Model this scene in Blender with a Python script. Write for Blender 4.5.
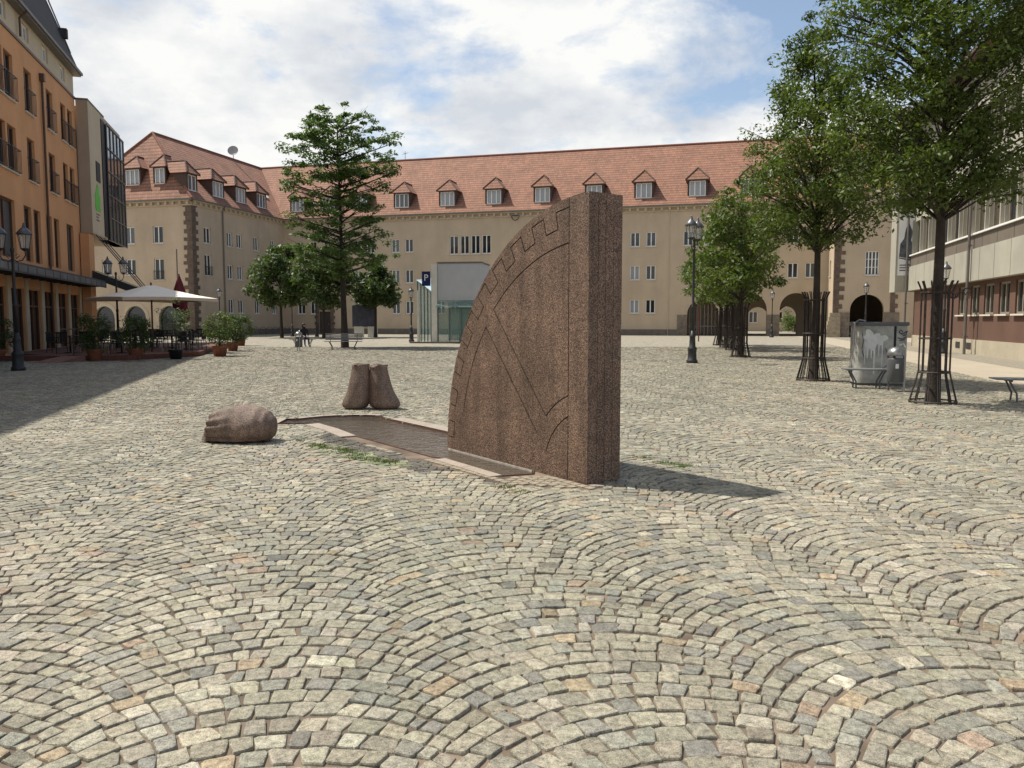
import bpy, bmesh, math, random
import numpy as np
from mathutils import Vector, Matrix
random.seed(7); rng = np.random.default_rng(7)
for o in list(bpy.data.objects): bpy.data.objects.remove(o)
scene = bpy.context.scene
COL = scene.collection
R = math.radians
PI = math.pi
# ---------------------------------------------------------------- camera
F_PX, HOR, EYE = 780.0, 320.0, 1.6
PITCH = math.atan((384 - HOR) / F_PX)
cam_d = bpy.data.cameras.new('camera'); cam = bpy.data.objects.new('camera', cam_d); COL.objects.link(cam)
cam.location = (0, 0, EYE); cam.rotation_euler = (PI/2 - PITCH, 0, 0)
cam_d.sensor_width = 36; cam_d.lens = 36 * F_PX / 1024; cam_d.clip_end = 2000; cam_d.clip_start = 0.05
scene.camera = cam
# ---------------------------------------------------------------- sun and sky
SUN_EL, SUN_AZ = R(60.5), R(-67)          # azimuth measured from +Y towards +X (the sun stands to the left, a little ahead)
sd = Vector((math.sin(SUN_AZ)*math.cos(SUN_EL), math.cos(SUN_AZ)*math.cos(SUN_EL), math.sin(SUN_EL)))
ld = bpy.data.lights.new('sun', 'SUN'); ld.energy = 5.0; ld.angle = R(0.5); ld.color = (1, 0.94, 0.84)
sun = bpy.data.objects.new('sun', ld); COL.objects.link(sun)
sun.rotation_euler = sd.to_track_quat('Z', 'Y').to_euler(); sun.location = (-20, 10, 60)
w = bpy.data.worlds.new('World'); scene.world = w; w.use_nodes = True
nt = w.node_tree; N = nt.nodes; L = nt.links; N.clear()
def nn(tree, typ, **kw):
    n = tree.nodes.new(typ)
    for k, v in kw.items(): setattr(n, k, v)
    return n
wo = nn(nt, 'ShaderNodeOutputWorld'); bg = nn(nt, 'ShaderNodeBackground'); bg.inputs[1].default_value = 0.098
sky = nn(nt, 'ShaderNodeTexSky', sky_type='NISHITA'); sky.sun_disc = False
sky.sun_elevation = SUN_EL; sky.sun_rotation = SUN_AZ; sky.air_density = 1.0; sky.dust_density = 0.6
tc = nn(nt, 'ShaderNodeTexCoord'); sx = nn(nt, 'ShaderNodeSeparateXYZ'); L.new(tc.outputs['Generated'], sx.inputs[0])
def mth(op, a, b=None, clamp=False, tree=None):
    tree = tree or nt
    n = nn(tree, 'ShaderNodeMath', operation=op); n.use_clamp = clamp
    for i, v in enumerate((a, b)):
        if v is None: continue
        if isinstance(v, (int, float)): n.inputs[i].default_value = v
        else: tree.links.new(v, n.inputs[i])
    return n.outputs[0]
zz = mth('ADD', mth('MAXIMUM', sx.outputs[2], 0.0), 0.34)
cv = nn(nt, 'ShaderNodeCombineXYZ'); L.new(mth('DIVIDE', sx.outputs[0], zz), cv.inputs[0]); L.new(mth('DIVIDE', sx.outputs[1], zz), cv.inputs[1])
cv.inputs[2].default_value = 3.7
n1 = nn(nt, 'ShaderNodeTexNoise'); n1.inputs['Scale'].default_value = 2.9; n1.inputs['Detail'].default_value = 9; n1.inputs['Roughness'].default_value = 0.6; n1.inputs['Distortion'].default_value = 0.25
L.new(cv.outputs[0], n1.inputs['Vector'])
n2 = nn(nt, 'ShaderNodeTexNoise'); n2.inputs['Scale'].default_value = 3.2; n2.inputs['Detail'].default_value = 7; n2.inputs['Roughness'].default_value = 0.5
mp = nn(nt, 'ShaderNodeMapping'); mp.inputs['Location'].default_value = (4.1, 1.3, 0); L.new(cv.outputs[0], mp.inputs[0]); L.new(mp.outputs[0], n2.inputs['Vector'])
n3 = nn(nt, 'ShaderNodeTexNoise'); n3.inputs['Scale'].default_value = 9; n3.inputs['Detail'].default_value = 6; n3.inputs['Roughness'].default_value = 0.6
L.new(cv.outputs[0], n3.inputs['Vector'])
# the cover opens towards the upper right of the sky
gap = mth('MULTIPLY', mth('MULTIPLY', mth('ADD', sx.outputs[0], -0.02), 1.0, True), mth('SUBTRACT', sx.outputs[2], 0.16), True)
cover = mth('SUBTRACT', mth('ADD', mth('MULTIPLY', n1.outputs[0], 0.86), mth('MULTIPLY', n3.outputs[0], 0.14)), mth('MULTIPLY', gap, 3.4))
cr = nn(nt, 'ShaderNodeValToRGB'); cr.color_ramp.elements[0].position = 0.335; cr.color_ramp.elements[1].position = 0.48
cr.color_ramp.elements[0].color = (0.04, 0.04, 0.04, 1); L.new(cover, cr.inputs[0])
c2 = nn(nt, 'ShaderNodeValToRGB'); c2.color_ramp.elements[0].position = 0.39; c2.color_ramp.elements[1].position = 0.57
c2.color_ramp.elements[0].color = (6.0, 6.35, 6.9, 1); c2.color_ramp.elements[1].color = (8.9, 8.9, 8.7, 1)
L.new(mth('ADD', mth('MULTIPLY', n2.outputs[0], 0.75), mth('MULTIPLY', n3.outputs[0], 0.25)), c2.inputs[0])
hs = nn(nt, 'ShaderNodeMix', data_type='RGBA', blend_type='MULTIPLY'); hs.inputs[0].default_value = 1
L.new(sky.outputs[0], hs.inputs[6]); hs.inputs[7].default_value = (1.55, 1.45, 1.35, 1)
mx = nn(nt, 'ShaderNodeMix', data_type='RGBA'); L.new(cr.outputs[0], mx.inputs[0]); L.new(hs.outputs[2], mx.inputs[6]); L.new(c2.outputs[0], mx.inputs[7])
L.new(mx.outputs[2], bg.inputs[0]); L.new(bg.outputs[0], wo.inputs[0])
vs = scene.view_settings; vs.view_transform = 'Standard'; vs.look = 'None'; vs.exposure = 0.17; vs.gamma = 1.0; vs.use_curve_mapping = False
# ---------------------------------------------------------------- where a sight line meets the ground or a depth
def ray(px, py):
    dx, du = px - 512, 384 - py
    return Vector((dx, F_PX*math.cos(PITCH) + du*math.sin(PITCH), -F_PX*math.sin(PITCH) + du*math.cos(PITCH)))
def G(px, py, h=0.0):
    d = ray(px, py); t = (h - EYE) / d.z
    return Vector((d.x*t, d.y*t, h))
def at(px, py, Y):
    d = ray(px, py); t = Y / d.y
    return Vector((d.x*t, Y, EYE + d.z*t))
def on_line(px, O, u, py=HOR):
    """distance t along O + t*u (plan) that stands over picture column px (level with the horizon)"""
    k = ray(px, py); k = k.x / k.y
    return (k*O[1] - O[0]) / (u[0] - k*u[1])
# ---------------------------------------------------------------- materials
MATS = {}
def mat(name, col, rough=0.8, var=0.12, scale=3.0, bump=0.0, bscale=40.0, metal=0.0, spec=0.4, col2=None, fine=0.0):
    if name in MATS: return MATS[name]
    m = bpy.data.materials.new(name); m.use_nodes = True; t = m.node_tree; b = t.nodes['Principled BSDF']
    b.inputs['Roughness'].default_value = rough; b.inputs['Metallic'].default_value = metal; b.inputs['Specular IOR Level'].default_value = spec
    tcn = nn(t, 'ShaderNodeTexCoord')
    n = nn(t, 'ShaderNodeTexNoise'); n.inputs['Scale'].default_value = scale; n.inputs['Detail'].default_value = 8; n.inputs['Roughness'].default_value = 0.65
    t.links.new(tcn.outputs['Object'], n.inputs['Vector'])
    r = nn(t, 'ShaderNodeValToRGB'); r.color_ramp.elements[0].position = 0.30; r.color_ramp.elements[1].position = 0.70
    c2_ = col2 or tuple(min(1, c*(1+var)) for c in col)
    r.color_ramp.elements[0].color = (*[c*(1-var) for c in col], 1); r.color_ramp.elements[1].color = (*c2_, 1)
    t.links.new(n.outputs[0], r.inputs[0]); last = r.outputs[0]
    if fine:
        f = nn(t, 'ShaderNodeTexNoise'); f.inputs['Scale'].default_value = bscale; f.inputs['Detail'].default_value = 3
        t.links.new(tcn.outputs['Object'], f.inputs['Vector'])
        g = nn(t, 'ShaderNodeMapRange'); g.inputs['From Min'].default_value = 0.3; g.inputs['From Max'].default_value = 0.7
        g.inputs['To Min'].default_value = 1-fine; g.inputs['To Max'].default_value = 1+fine; t.links.new(f.outputs[0], g.inputs[0])
        q = nn(t, 'ShaderNodeMix', data_type='RGBA', blend_type='MULTIPLY'); q.inputs[0].default_value = 1
        t.links.new(last, q.inputs[6]); t.links.new(g.outputs[0], q.inputs[7]); last = q.outputs[2]
    t.links.new(last, b.inputs['Base Color'])
    if bump:
        bn = nn(t, 'ShaderNodeTexNoise'); bn.inputs['Scale'].default_value = bscale; bn.inputs['Detail'].default_value = 5
        t.links.new(tcn.outputs['Object'], bn.inputs['Vector'])
        bp = nn(t, 'ShaderNodeBump'); bp.inputs['Strength'].default_value = bump; bp.inputs['Distance'].default_value = 0.02
        t.links.new(bn.outputs[0], bp.inputs['Height']); t.links.new(bp.outputs[0], b.inputs['Normal'])
    MATS[name] = m; return m
def streaks(m, lo=.88):
    t = m.node_tree; b = t.nodes['Principled BSDF']; src = b.inputs['Base Color'].links[0].from_socket; tcn = nn(t, 'ShaderNodeTexCoord')
    mp_ = nn(t, 'ShaderNodeMapping'); mp_.inputs['Scale'].default_value = (.5, .5, .12); t.links.new(tcn.outputs['Object'], mp_.inputs[0])
    sn = nn(t, 'ShaderNodeTexNoise'); sn.inputs['Scale'].default_value = 1.0; sn.inputs['Detail'].default_value = 7; sn.inputs['Roughness'].default_value = .6; t.links.new(mp_.outputs[0], sn.inputs['Vector'])
    sm = nn(t, 'ShaderNodeMapRange'); sm.inputs['From Min'].default_value = .33; sm.inputs['From Max'].default_value = .6; sm.inputs['To Min'].default_value = lo; sm.inputs['To Max'].default_value = 1.04; t.links.new(sn.outputs[0], sm.inputs[0])
    q3 = nn(t, 'ShaderNodeMix', data_type='RGBA', blend_type='MULTIPLY'); q3.inputs[0].default_value = 1; t.links.new(src, q3.inputs[6]); t.links.new(sm.outputs[0], q3.inputs[7]); t.links.new(q3.outputs[2], b.inputs['Base Color']); return m
M_plaster = mat('tan_plaster', (0.49, 0.395, 0.285), 0.9, 0.10, 0.35, 0.25, 12, fine=0.03)
M_plaster_in = mat('pale_plaster', (0.5, 0.42, 0.32), 0.9, 0.06, 0.4)
M_quoin = mat('brown_sandstone', (0.135, 0.098, 0.075), 0.9, 0.35, 2.0, 0.5, 14)
M_quoin2 = mat('grey_brown_base_stone', (0.20, 0.165, 0.13), 0.9, 0.3, 2.0, 0.5, 10)
M_plinth = mat('grey_stone_plinth', (0.17, 0.145, 0.12), 0.9, 0.25, 2.0, 0.4, 8)
M_cornice = mat('cornice_stone', (0.50, 0.42, 0.30), 0.85, 0.12, 2)
M_white = mat('white_frame_paint', (0.80, 0.79, 0.76), 0.5, 0.05, 4)
M_sill = mat('pale_sill', (0.62, 0.58, 0.50), 0.7, 0.1, 4)
M_dark = mat('dark_iron', (0.022, 0.024, 0.026), 0.5, 0.3, 20, 0.2, 60, spec=0.5)
M_iron_rust = mat('dark_brown_iron', (0.035, 0.026, 0.022), 0.6, 0.35, 20, 0.2, 60)
M_zinc = mat('zinc_pipe', (0.17, 0.155, 0.14), 0.55, 0.15, 4, metal=0.2)
M_zinc_brown = mat('copper_brown_pipe', (0.10, 0.055, 0.035), 0.5, 0.2, 4, metal=0.2)
M_orange = mat('orange_plaster', (0.66, 0.34, 0.16), 0.9, 0.08, 0.5, 0.2, 14, fine=0.03)
M_cream = mat('cream_plaster', (0.56, 0.47, 0.33), 0.9, 0.07, 0.5)
M_beige_panel = mat('beige_cladding', (0.42, 0.33, 0.235), 0.7, 0.06, 0.6)
M_slate = mat('dark_slate', (0.04, 0.04, 0.042), 0.8, 0.3, 3, 0.5, 8)
M_ofr = mat('brown_window_frame', (0.10, 0.05, 0.03), 0.5, 0.2, 5)
streaks(M_plaster, .92); streaks(M_orange, .93); streaks(M_cream, .92)
M_shutter = mat('grey_shutter', (0.085, 0.085, 0.085), 0.6, 0.15, 5)
M_brown = mat('red_brown_plaster', (0.125, 0.068, 0.048), 0.9, 0.14, 0.6, 0.3, 20, fine=0.04)
M_wpanel = mat('white_facade_panel', (0.38, 0.36, 0.30), 0.7, 0.10, 0.8)
streaks(M_brown, .9); streaks(M_wpanel, .88)
M_gpanel = mat('grey_brown_panel', (0.15, 0.125, 0.10), 0.75, 0.12, 1)
M_terracotta = mat('terracotta_pot', (0.30, 0.11, 0.065), 0.8, 0.2, 6, 0.2, 30)
M_deck = mat('red_brown_deck', (0.13, 0.05, 0.035), 0.75, 0.25, 3, 0.2, 20)
M_canvas = mat('cream_canvas', (0.90, 0.82, 0.70), 0.85, 0.04, 2)
M_red = mat('dark_red_canvas', (0.15, 0.022, 0.03), 0.8, 0.15, 4)
M_furn = mat('black_wicker', (0.018, 0.017, 0.016), 0.6, 0.3, 30)
M_steel = mat('brushed_steel', (0.30, 0.30, 0.295), 0.35, 0.08, 8, metal=0.8)
M_gsteel = mat('grey_painted_steel', (0.10, 0.105, 0.11), 0.45, 0.12, 8)
M_seat = mat('grey_bench_slat', (0.19, 0.19, 0.19), 0.5, 0.15, 8)
M_lift = mat('grey_lift_panel', (0.46, 0.47, 0.49), 0.6, 0.06, 1.5)
M_conc = mat('white_concrete', (0.66, 0.64, 0.58), 0.8, 0.12, 2)
M_bark = mat('tree_bark', (0.045, 0.036, 0.028), 0.95, 0.35, 6, 1.0, 18)
M_black = mat('black_paint', (0.012, 0.012, 0.014), 0.6, 0.2, 10)
M_skin = mat('skin', (0.50, 0.30, 0.21), 0.6, 0.05, 4)
M_cloth = mat('black_cloth', (0.02, 0.021, 0.026), 0.9, 0.2, 10)
M_trous = mat('grey_blue_cloth', (0.05, 0.06, 0.085), 0.9, 0.2, 10)
M_hair = mat('dark_hair', (0.02, 0.013, 0.01), 0.6, 0.2, 20)
M_pave = mat('sandy_pavement', (0.37, 0.32, 0.245), 0.9, 0.10, 0.6, 0.2, 18, fine=0.08)
M_slab = mat('pink_granite_slab', (0.335, 0.28, 0.23), 0.75, 0.12, 3, 0.2, 80, fine=0.25)
M_wetred = mat('wet_red_granite', (0.14, 0.07, 0.05), 0.3, 0.25, 4, 0.2, 80, fine=0.3, spec=0.6)
M_blue = mat('blue_sign', (0.012, 0.02, 0.09), 0.4, 0.1, 3)
M_green = mat('green_emblem', (0.10, 0.52, 0.05), 0.5, 0.05, 3)
M_taupe = mat('taupe_frame', (0.26, 0.225, 0.18), 0.6, 0.1, 4)
M_fascia = mat('dark_fascia', (.07,.042,.03), .7, .2, 3)
M_wsign = mat('white_sign', (0.78, 0.79, 0.80), 0.4, 0.04, 3)
M_signred = mat('dark_red_sign', (0.12, 0.03, 0.028), 0.5, 0.15, 3)
def glass_mat(name, col, rough=0.06, alpha=None):
    m = bpy.data.materials.new(name); m.use_nodes = True; b = m.node_tree.nodes['Principled BSDF']
    b.inputs['Base Color'].default_value = (*col, 1); b.inputs['Roughness'].default_value = rough; b.inputs['Specular IOR Level'].default_value = 0.6
    t = m.node_tree; tcn = nn(t, 'ShaderNodeTexCoord'); n = nn(t, 'ShaderNodeTexNoise'); n.inputs['Scale'].default_value = 1.3
    t.links.new(tcn.outputs['Object'], n.inputs['Vector']); bp = nn(t, 'ShaderNodeBump'); bp.inputs['Strength'].default_value = 0.12; bp.inputs['Distance'].default_value = 0.05
    t.links.new(n.outputs[0], bp.inputs['Height']); t.links.new(bp.outputs[0], b.inputs['Normal'])
    if alpha is not None: b.inputs['Alpha'].default_value = alpha
    MATS[name] = m; return m
M_glass = glass_mat('dark_window_glass', (0.018, 0.022, 0.026))
M_glass2 = glass_mat('curtained_window_glass', (0.30, 0.32, 0.34), 0.15)
M_curtain = glass_mat('brown_curtained_glass', (0.085, 0.07, 0.055), 0.1)
M_glass3 = glass_mat('half_dark_window_glass', (0.10, 0.11, 0.12), 0.1)
M_liftglass = glass_mat('green_lift_glass', (0.22, 0.34, 0.31), 0.05, 0.45)
M_liftroof = glass_mat('pale_blue_roof_glass', (0.42, 0.60, 0.68), 0.1)
M_canopyglass = glass_mat('dark_canopy_glass', (0.035, 0.04, 0.038), 0.25)
M_lampglass = glass_mat('lantern_glass', (0.62, 0.64, 0.62), 0.12, 0.35)

def tile_mat(name, ca, cb, cm):
    m = bpy.data.materials.new(name); m.use_nodes = True; t = m.node_tree; b = t.nodes['Principled BSDF']; b.inputs['Roughness'].default_value = 0.85
    uv = nn(t, 'ShaderNodeUVMap'); br = nn(t, 'ShaderNodeTexBrick'); t.links.new(uv.outputs[0], br.inputs['Vector'])
    br.inputs['Scale'].default_value = 1; br.inputs['Brick Width'].default_value = 0.26; br.inputs['Row Height'].default_value = 0.42
    br.inputs['Mortar Size'].default_value = 0.010; br.inputs['Mortar Smooth'].default_value = 0.3; br.inputs['Bias'].default_value = 0.0
    br.inputs['Color1'].default_value = (*ca, 1); br.inputs['Color2'].default_value = (*cb, 1); br.inputs['Mortar'].default_value = (*cm, 1)
    n = nn(t, 'ShaderNodeTexNoise'); n.inputs['Scale'].default_value = 0.5; n.inputs['Detail'].default_value = 8; n.inputs['Roughness'].default_value = 0.7; t.links.new(uv.outputs[0], n.inputs['Vector'])
    mr = nn(t, 'ShaderNodeMapRange'); mr.inputs['From Min'].default_value = .3; mr.inputs['From Max'].default_value = .7; mr.inputs['To Min'].default_value = 0.78; mr.inputs['To Max'].default_value = 1.2
    t.links.new(n.outputs[0], mr.inputs[0])
    q = nn(t, 'ShaderNodeMix', data_type='RGBA', blend_type='MULTIPLY'); q.inputs[0].default_value = 1; t.links.new(br.outputs[0], q.inputs[6]); t.links.new(mr.outputs[0], q.inputs[7])
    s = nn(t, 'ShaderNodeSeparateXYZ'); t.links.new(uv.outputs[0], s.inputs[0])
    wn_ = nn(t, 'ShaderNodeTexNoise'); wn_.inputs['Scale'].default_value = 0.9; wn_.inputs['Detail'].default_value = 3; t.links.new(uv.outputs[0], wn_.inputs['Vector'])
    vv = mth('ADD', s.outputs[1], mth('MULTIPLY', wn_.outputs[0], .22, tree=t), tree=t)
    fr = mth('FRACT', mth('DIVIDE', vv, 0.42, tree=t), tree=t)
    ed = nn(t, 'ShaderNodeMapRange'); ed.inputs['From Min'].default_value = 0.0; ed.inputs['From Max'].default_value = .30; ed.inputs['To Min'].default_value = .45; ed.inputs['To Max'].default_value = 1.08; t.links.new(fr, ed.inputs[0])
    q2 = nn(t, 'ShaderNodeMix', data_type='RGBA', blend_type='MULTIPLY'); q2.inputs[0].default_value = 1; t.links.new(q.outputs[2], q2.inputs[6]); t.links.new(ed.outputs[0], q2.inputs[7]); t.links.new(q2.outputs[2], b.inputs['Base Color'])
    bp = nn(t, 'ShaderNodeBump'); bp.inputs['Strength'].default_value = 0.9; bp.inputs['Distance'].default_value = 0.05; bp.invert = True
    t.links.new(fr, bp.inputs['Height']); t.links.new(bp.outputs[0], b.inputs['Normal'])
    MATS[name] = m; return m
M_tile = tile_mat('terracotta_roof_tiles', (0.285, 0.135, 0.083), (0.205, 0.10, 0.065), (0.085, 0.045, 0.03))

def granite(name, cols, scale, wet=False):
    m = bpy.data.materials.new(name); m.use_nodes = True; t = m.node_tree; b = t.nodes['Principled BSDF']; b.inputs['Roughness'].default_value = 0.62
    tcn = nn(t, 'ShaderNodeTexCoord'); v = nn(t, 'ShaderNodeTexVoronoi'); v.inputs['Scale'].default_value = scale; t.links.new(tcn.outputs['Object'], v.inputs['Vector'])
    sp = nn(t, 'ShaderNodeSeparateColor'); t.links.new(v.outputs['Color'], sp.inputs[0])
    r = nn(t, 'ShaderNodeValToRGB'); r.color_ramp.interpolation = 'LINEAR'
    e = r.color_ramp.elements
    while len(e) < len(cols): e.new(0.5)
    for i, (p, c) in enumerate(cols): e[i].position = p; e[i].color = (*c, 1)
    t.links.new(sp.outputs[0], r.inputs[0])
    n = nn(t, 'ShaderNodeTexNoise'); n.inputs['Scale'].default_value = 1.6; n.inputs['Detail'].default_value = 7; n.inputs['Roughness'].default_value = .7; t.links.new(tcn.outputs['Object'], n.inputs['Vector'])
    mr = nn(t, 'ShaderNodeMapRange'); mr.inputs['From Min'].default_value = .3; mr.inputs['From Max'].default_value = .7; mr.inputs['To Min'].default_value = 0.68; mr.inputs['To Max'].default_value = 1.28
    t.links.new(n.outputs[0], mr.inputs[0])
    q = nn(t, 'ShaderNodeMix', data_type='RGBA', blend_type='MULTIPLY'); q.inputs[0].default_value = 1; t.links.new(r.outputs[0], q.inputs[6]); t.links.new(mr.outputs[0], q.inputs[7])
    mp_ = nn(t, 'ShaderNodeMapping'); mp_.inputs['Scale'].default_value = (7, 7, .55); t.links.new(tcn.outputs['Object'], mp_.inputs[0])
    sn = nn(t, 'ShaderNodeTexNoise'); sn.inputs['Scale'].default_value = 1.0; sn.inputs['Detail'].default_value = 6; t.links.new(mp_.outputs[0], sn.inputs['Vector'])
    sm = nn(t, 'ShaderNodeMapRange'); sm.inputs['From Min'].default_value = .35; sm.inputs['From Max'].default_value = .62; sm.inputs['To Min'].default_value = .74; sm.inputs['To Max'].default_value = 1.1; t.links.new(sn.outputs[0], sm.inputs[0])
    q3 = nn(t, 'ShaderNodeMix', data_type='RGBA', blend_type='MULTIPLY'); q3.inputs[0].default_value = 1; t.links.new(q.outputs[2], q3.inputs[6]); t.links.new(sm.outputs[0], q3.inputs[7])
    t.links.new(q3.outputs[2], b.inputs['Base Color'])
    bp = nn(t, 'ShaderNodeBump'); bp.inputs['Strength'].default_value = 0.9; bp.inputs['Distance'].default_value = 0.005
    t.links.new(v.outputs['Distance'], bp.inputs['Height']); t.links.new(bp.outputs[0], b.inputs['Normal'])
    MATS[name] = m; return m
M_gran = granite('red_brown_granite', [(0, (0.025, 0.017, 0.014)), (0.27, (0.095, 0.058, 0.040)), (0.62, (0.20, 0.118, 0.077)), (1.0, (0.36, 0.25, 0.18))], 125)
M_groove_dark = mat('dark_groove_stone', (0.03, 0.018, 0.014), .95, .3, 20)  # darker colour inside the engraved cuts, so their lines read
M_sack = granite('carved_sack_granite', [(0, (0.07, 0.047, 0.035)), (0.3, (0.155, 0.10, 0.073)), (0.7, (0.23, 0.155, 0.112)), (1.0, (0.32, 0.235, 0.185))], 120)

def leaf_mat(name, c1, c2, c3):
    m = bpy.data.materials.new(name); m.use_nodes = True; t = m.node_tree; b = t.nodes['Principled BSDF']; out = t.nodes['Material Output']
    at_ = nn(t, 'ShaderNodeAttribute'); at_.attribute_name = 'tint'
    r = nn(t, 'ShaderNodeValToRGB'); e = r.color_ramp.elements; e.new(0.5)
    for i, (p, c) in enumerate(((0, c1), (0.5, c2), (1, c3))): e[i].position = p; e[i].color = (*c, 1)
    t.links.new(at_.outputs['Fac'], r.inputs[0]); t.links.new(r.outputs[0], b.inputs['Base Color']); b.inputs['Roughness'].default_value = 0.5; b.inputs['Specular IOR Level'].default_value = 0.35
    tr = nn(t, 'ShaderNodeBsdfTranslucent'); q = nn(t, 'ShaderNodeMix', data_type='RGBA', blend_type='MULTIPLY'); q.inputs[0].default_value = 1
    t.links.new(r.outputs[0], q.inputs[6]); q.inputs[7].default_value = (1.5, 1.7, 0.6, 1); t.links.new(q.outputs[2], tr.inputs[0])
    ms = nn(t, 'ShaderNodeMixShader'); ms.inputs[0].default_value = 0.28; t.links.new(b.outputs[0], ms.inputs[1]); t.links.new(tr.outputs[0], ms.inputs[2]); t.links.new(ms.outputs[0], out.inputs[0])
    MATS[name] = m; return m
M_leaf = leaf_mat('mid_green_leaf', (0.042, 0.068, 0.015), (0.080, 0.115, 0.024), (0.15, 0.185, 0.042))
M_leaf_d = leaf_mat('dark_green_leaf', (0.028, 0.05, 0.016), (0.055, 0.085, 0.026), (0.10, 0.135, 0.04))
M_leaf_l = leaf_mat('locust_leaf', (0.042, 0.078, 0.022), (0.075, 0.125, 0.034), (0.135, 0.20, 0.055))
M_leaf_o = leaf_mat('grey_green_leaf', (0.05, 0.07, 0.04), (0.09, 0.12, 0.07), (0.13, 0.16, 0.10))
# ---------------------------------------------------------------- mesh building
class MB:
    def __init__(s): s.v = []; s.f = []; s.m = []; s.uv = {}
    def add(s, vs, fs, mi=0):
        o = len(s.v); s.v += [tuple(x) for x in vs]
        for f in fs: s.f.append([o+i for i in f]); s.m.append(mi)
        return s
    def quad(s, a, b, c, d, mi=0, uv=None):
        s.add([a, b, c, d], [(0, 1, 2, 3)], mi)
        if uv: s.uv[len(s.f)-1] = uv
        return s
    def poly(s, pts, mi=0, uv=None):
        s.add(pts, [tuple(range(len(pts)))], mi)
        if uv: s.uv[len(s.f)-1] = uv
        return s
    def box(s, x0, y0, z0, x1, y1, z1, mi=0):
        return s.add([(x0,y0,z0),(x1,y0,z0),(x1,y1,z0),(x0,y1,z0),(x0,y0,z1),(x1,y0,z1),(x1,y1,z1),(x0,y1,z1)],
              [(0,3,2,1),(4,5,6,7),(0,1,5,4),(1,2,6,5),(2,3,7,6),(3,0,4,7)], mi)
    def tube(s, pts, rad, n=8, mi=0, caps=True):
        pts = [Vector(p) for p in pts]; rr = rad if isinstance(rad, (list, tuple)) else [rad]*len(pts)
        vs = []; fs = []; up = None
        for i, p in enumerate(pts):
            d = (pts[min(i+1, len(pts)-1)] - pts[max(i-1, 0)]); d = d.normalized() if d.length > 1e-9 else Vector((0,0,1))
            if up is None: up = Vector((0,0,1)) if abs(d.z) < 0.9 else Vector((1,0,0))
            a = d.cross(up).normalized(); b_ = d.cross(a).normalized(); up = -b_ if abs(d.dot(up)) < 0.999 else up
            up = (up - d*up.dot(d)).normalized(); a = d.cross(up).normalized()
            for k in range(n):
                t = 2*PI*k/n; vs.append(p + (a*math.cos(t) + up*math.sin(t))*rr[i])
        for i in range(len(pts)-1):
            for k in range(n): fs.append((i*n+k, i*n+(k+1) % n, (i+1)*n+(k+1) % n, (i+1)*n+k))
        if caps: fs.append(tuple(range(n))[::-1]); fs.append(tuple((len(pts)-1)*n+k for k in range(n)))
        return s.add(vs, fs, mi)
    def lathe(s, prof, c=(0,0,0), n=16, mi=0, rot=0.0):
        vs = []; fs = []
        for r, z in prof:
            for k in range(n):
                t = 2*PI*k/n + rot; vs.append((c[0]+r*math.cos(t), c[1]+r*math.sin(t), c[2]+z))
        for i in range(len(prof)-1):
            for k in range(n): fs.append((i*n+k, i*n+(k+1) % n, (i+1)*n+(k+1) % n, (i+1)*n+k))
        fs.append(tuple(range(n))[::-1]); fs.append(tuple((len(prof)-1)*n+k for k in range(n)))
        return s.add(vs, fs, mi)
    def prism(s, poly, z0, z1, mi=0):
        n = len(poly); vs = [(p[0], p[1], z0) for p in poly] + [(p[0], p[1], z1) for p in poly]
        fs = [tuple(range(n))[::-1], tuple(range(n, 2*n))] + [(i, (i+1) % n, n+(i+1) % n, n+i) for i in range(n)]
        return s.add(vs, fs, mi)
    def xf(s, M, start=0):
        for i in range(start, len(s.v)): s.v[i] = tuple(M @ Vector(s.v[i]))
        return s
    def mesh(s, name, mats, smooth=False):
        me = bpy.data.meshes.new(name); me.from_pydata(s.v, [], s.f)
        for m in (mats if isinstance(mats, (list, tuple)) else [mats]): me.materials.append(m)
        me.polygons.foreach_set('material_index', s.m)
        if smooth: me.polygons.foreach_set('use_smooth', [True]*len(s.f))
        if s.uv:
            ul = me.uv_layers.new(name='UVMap')
            for fi, uvs in s.uv.items():
                p = me.polygons[fi]
                for j, li in enumerate(p.loop_indices): ul.data[li].uv = uvs[j]
        me.update(); return me
def tag(o, label=None, cat=None, group=None, kind=None):
    if label: o['label'] = label
    if cat: o['category'] = cat
    if group: o['group'] = group
    if kind: o['kind'] = kind
    return o
def link(o, parent=None):
    COL.objects.link(o)
    if parent is not None: o.parent = parent
    return o
def part(name, mb, mats, parent=None, smooth=False, loc=(0,0,0), rot=0.0, bevel=0.0):
    me = mb if isinstance(mb, bpy.types.Mesh) else mb.mesh(name, mats, smooth)
    o = bpy.data.objects.new(name, me); link(o, parent); o.location = loc
    if isinstance(rot, (tuple, list, Vector)): o.rotation_euler = rot
    else: o.rotation_euler = (0, 0, rot)
    if bevel:
        b = o.modifiers.new('bevel', 'BEVEL'); b.width = bevel; b.segments = 2; b.limit_method = 'ANGLE'
    return o
def thing(name, label, cat, loc=(0,0,0), rotz=0.0, group=None):
    o = bpy.data.objects.new(name, None); o.empty_display_size = 0.3; link(o); o.location = loc; o.rotation_euler = (0,0,rotz)
    return tag(o, label, cat, group)
def dup(root, loc, rotz=0.0, label=None, group=None, scale=None):
    def cp(o, parent):
        c = o.copy(); link(c, parent)
        for ch in [x for x in KIDS.get(o.name, [])]: cp(ch, c)
        return c
    KIDS = {}
    for x in bpy.data.objects:
        if x.parent: KIDS.setdefault(x.parent.name, []).append(x)
    r = cp(root, None); r.location = loc; r.rotation_euler = (0,0,rotz)
    if scale: r.scale = (scale,)*3
    if label: r['label'] = label
    if group: r['group'] = group
    return r
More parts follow.
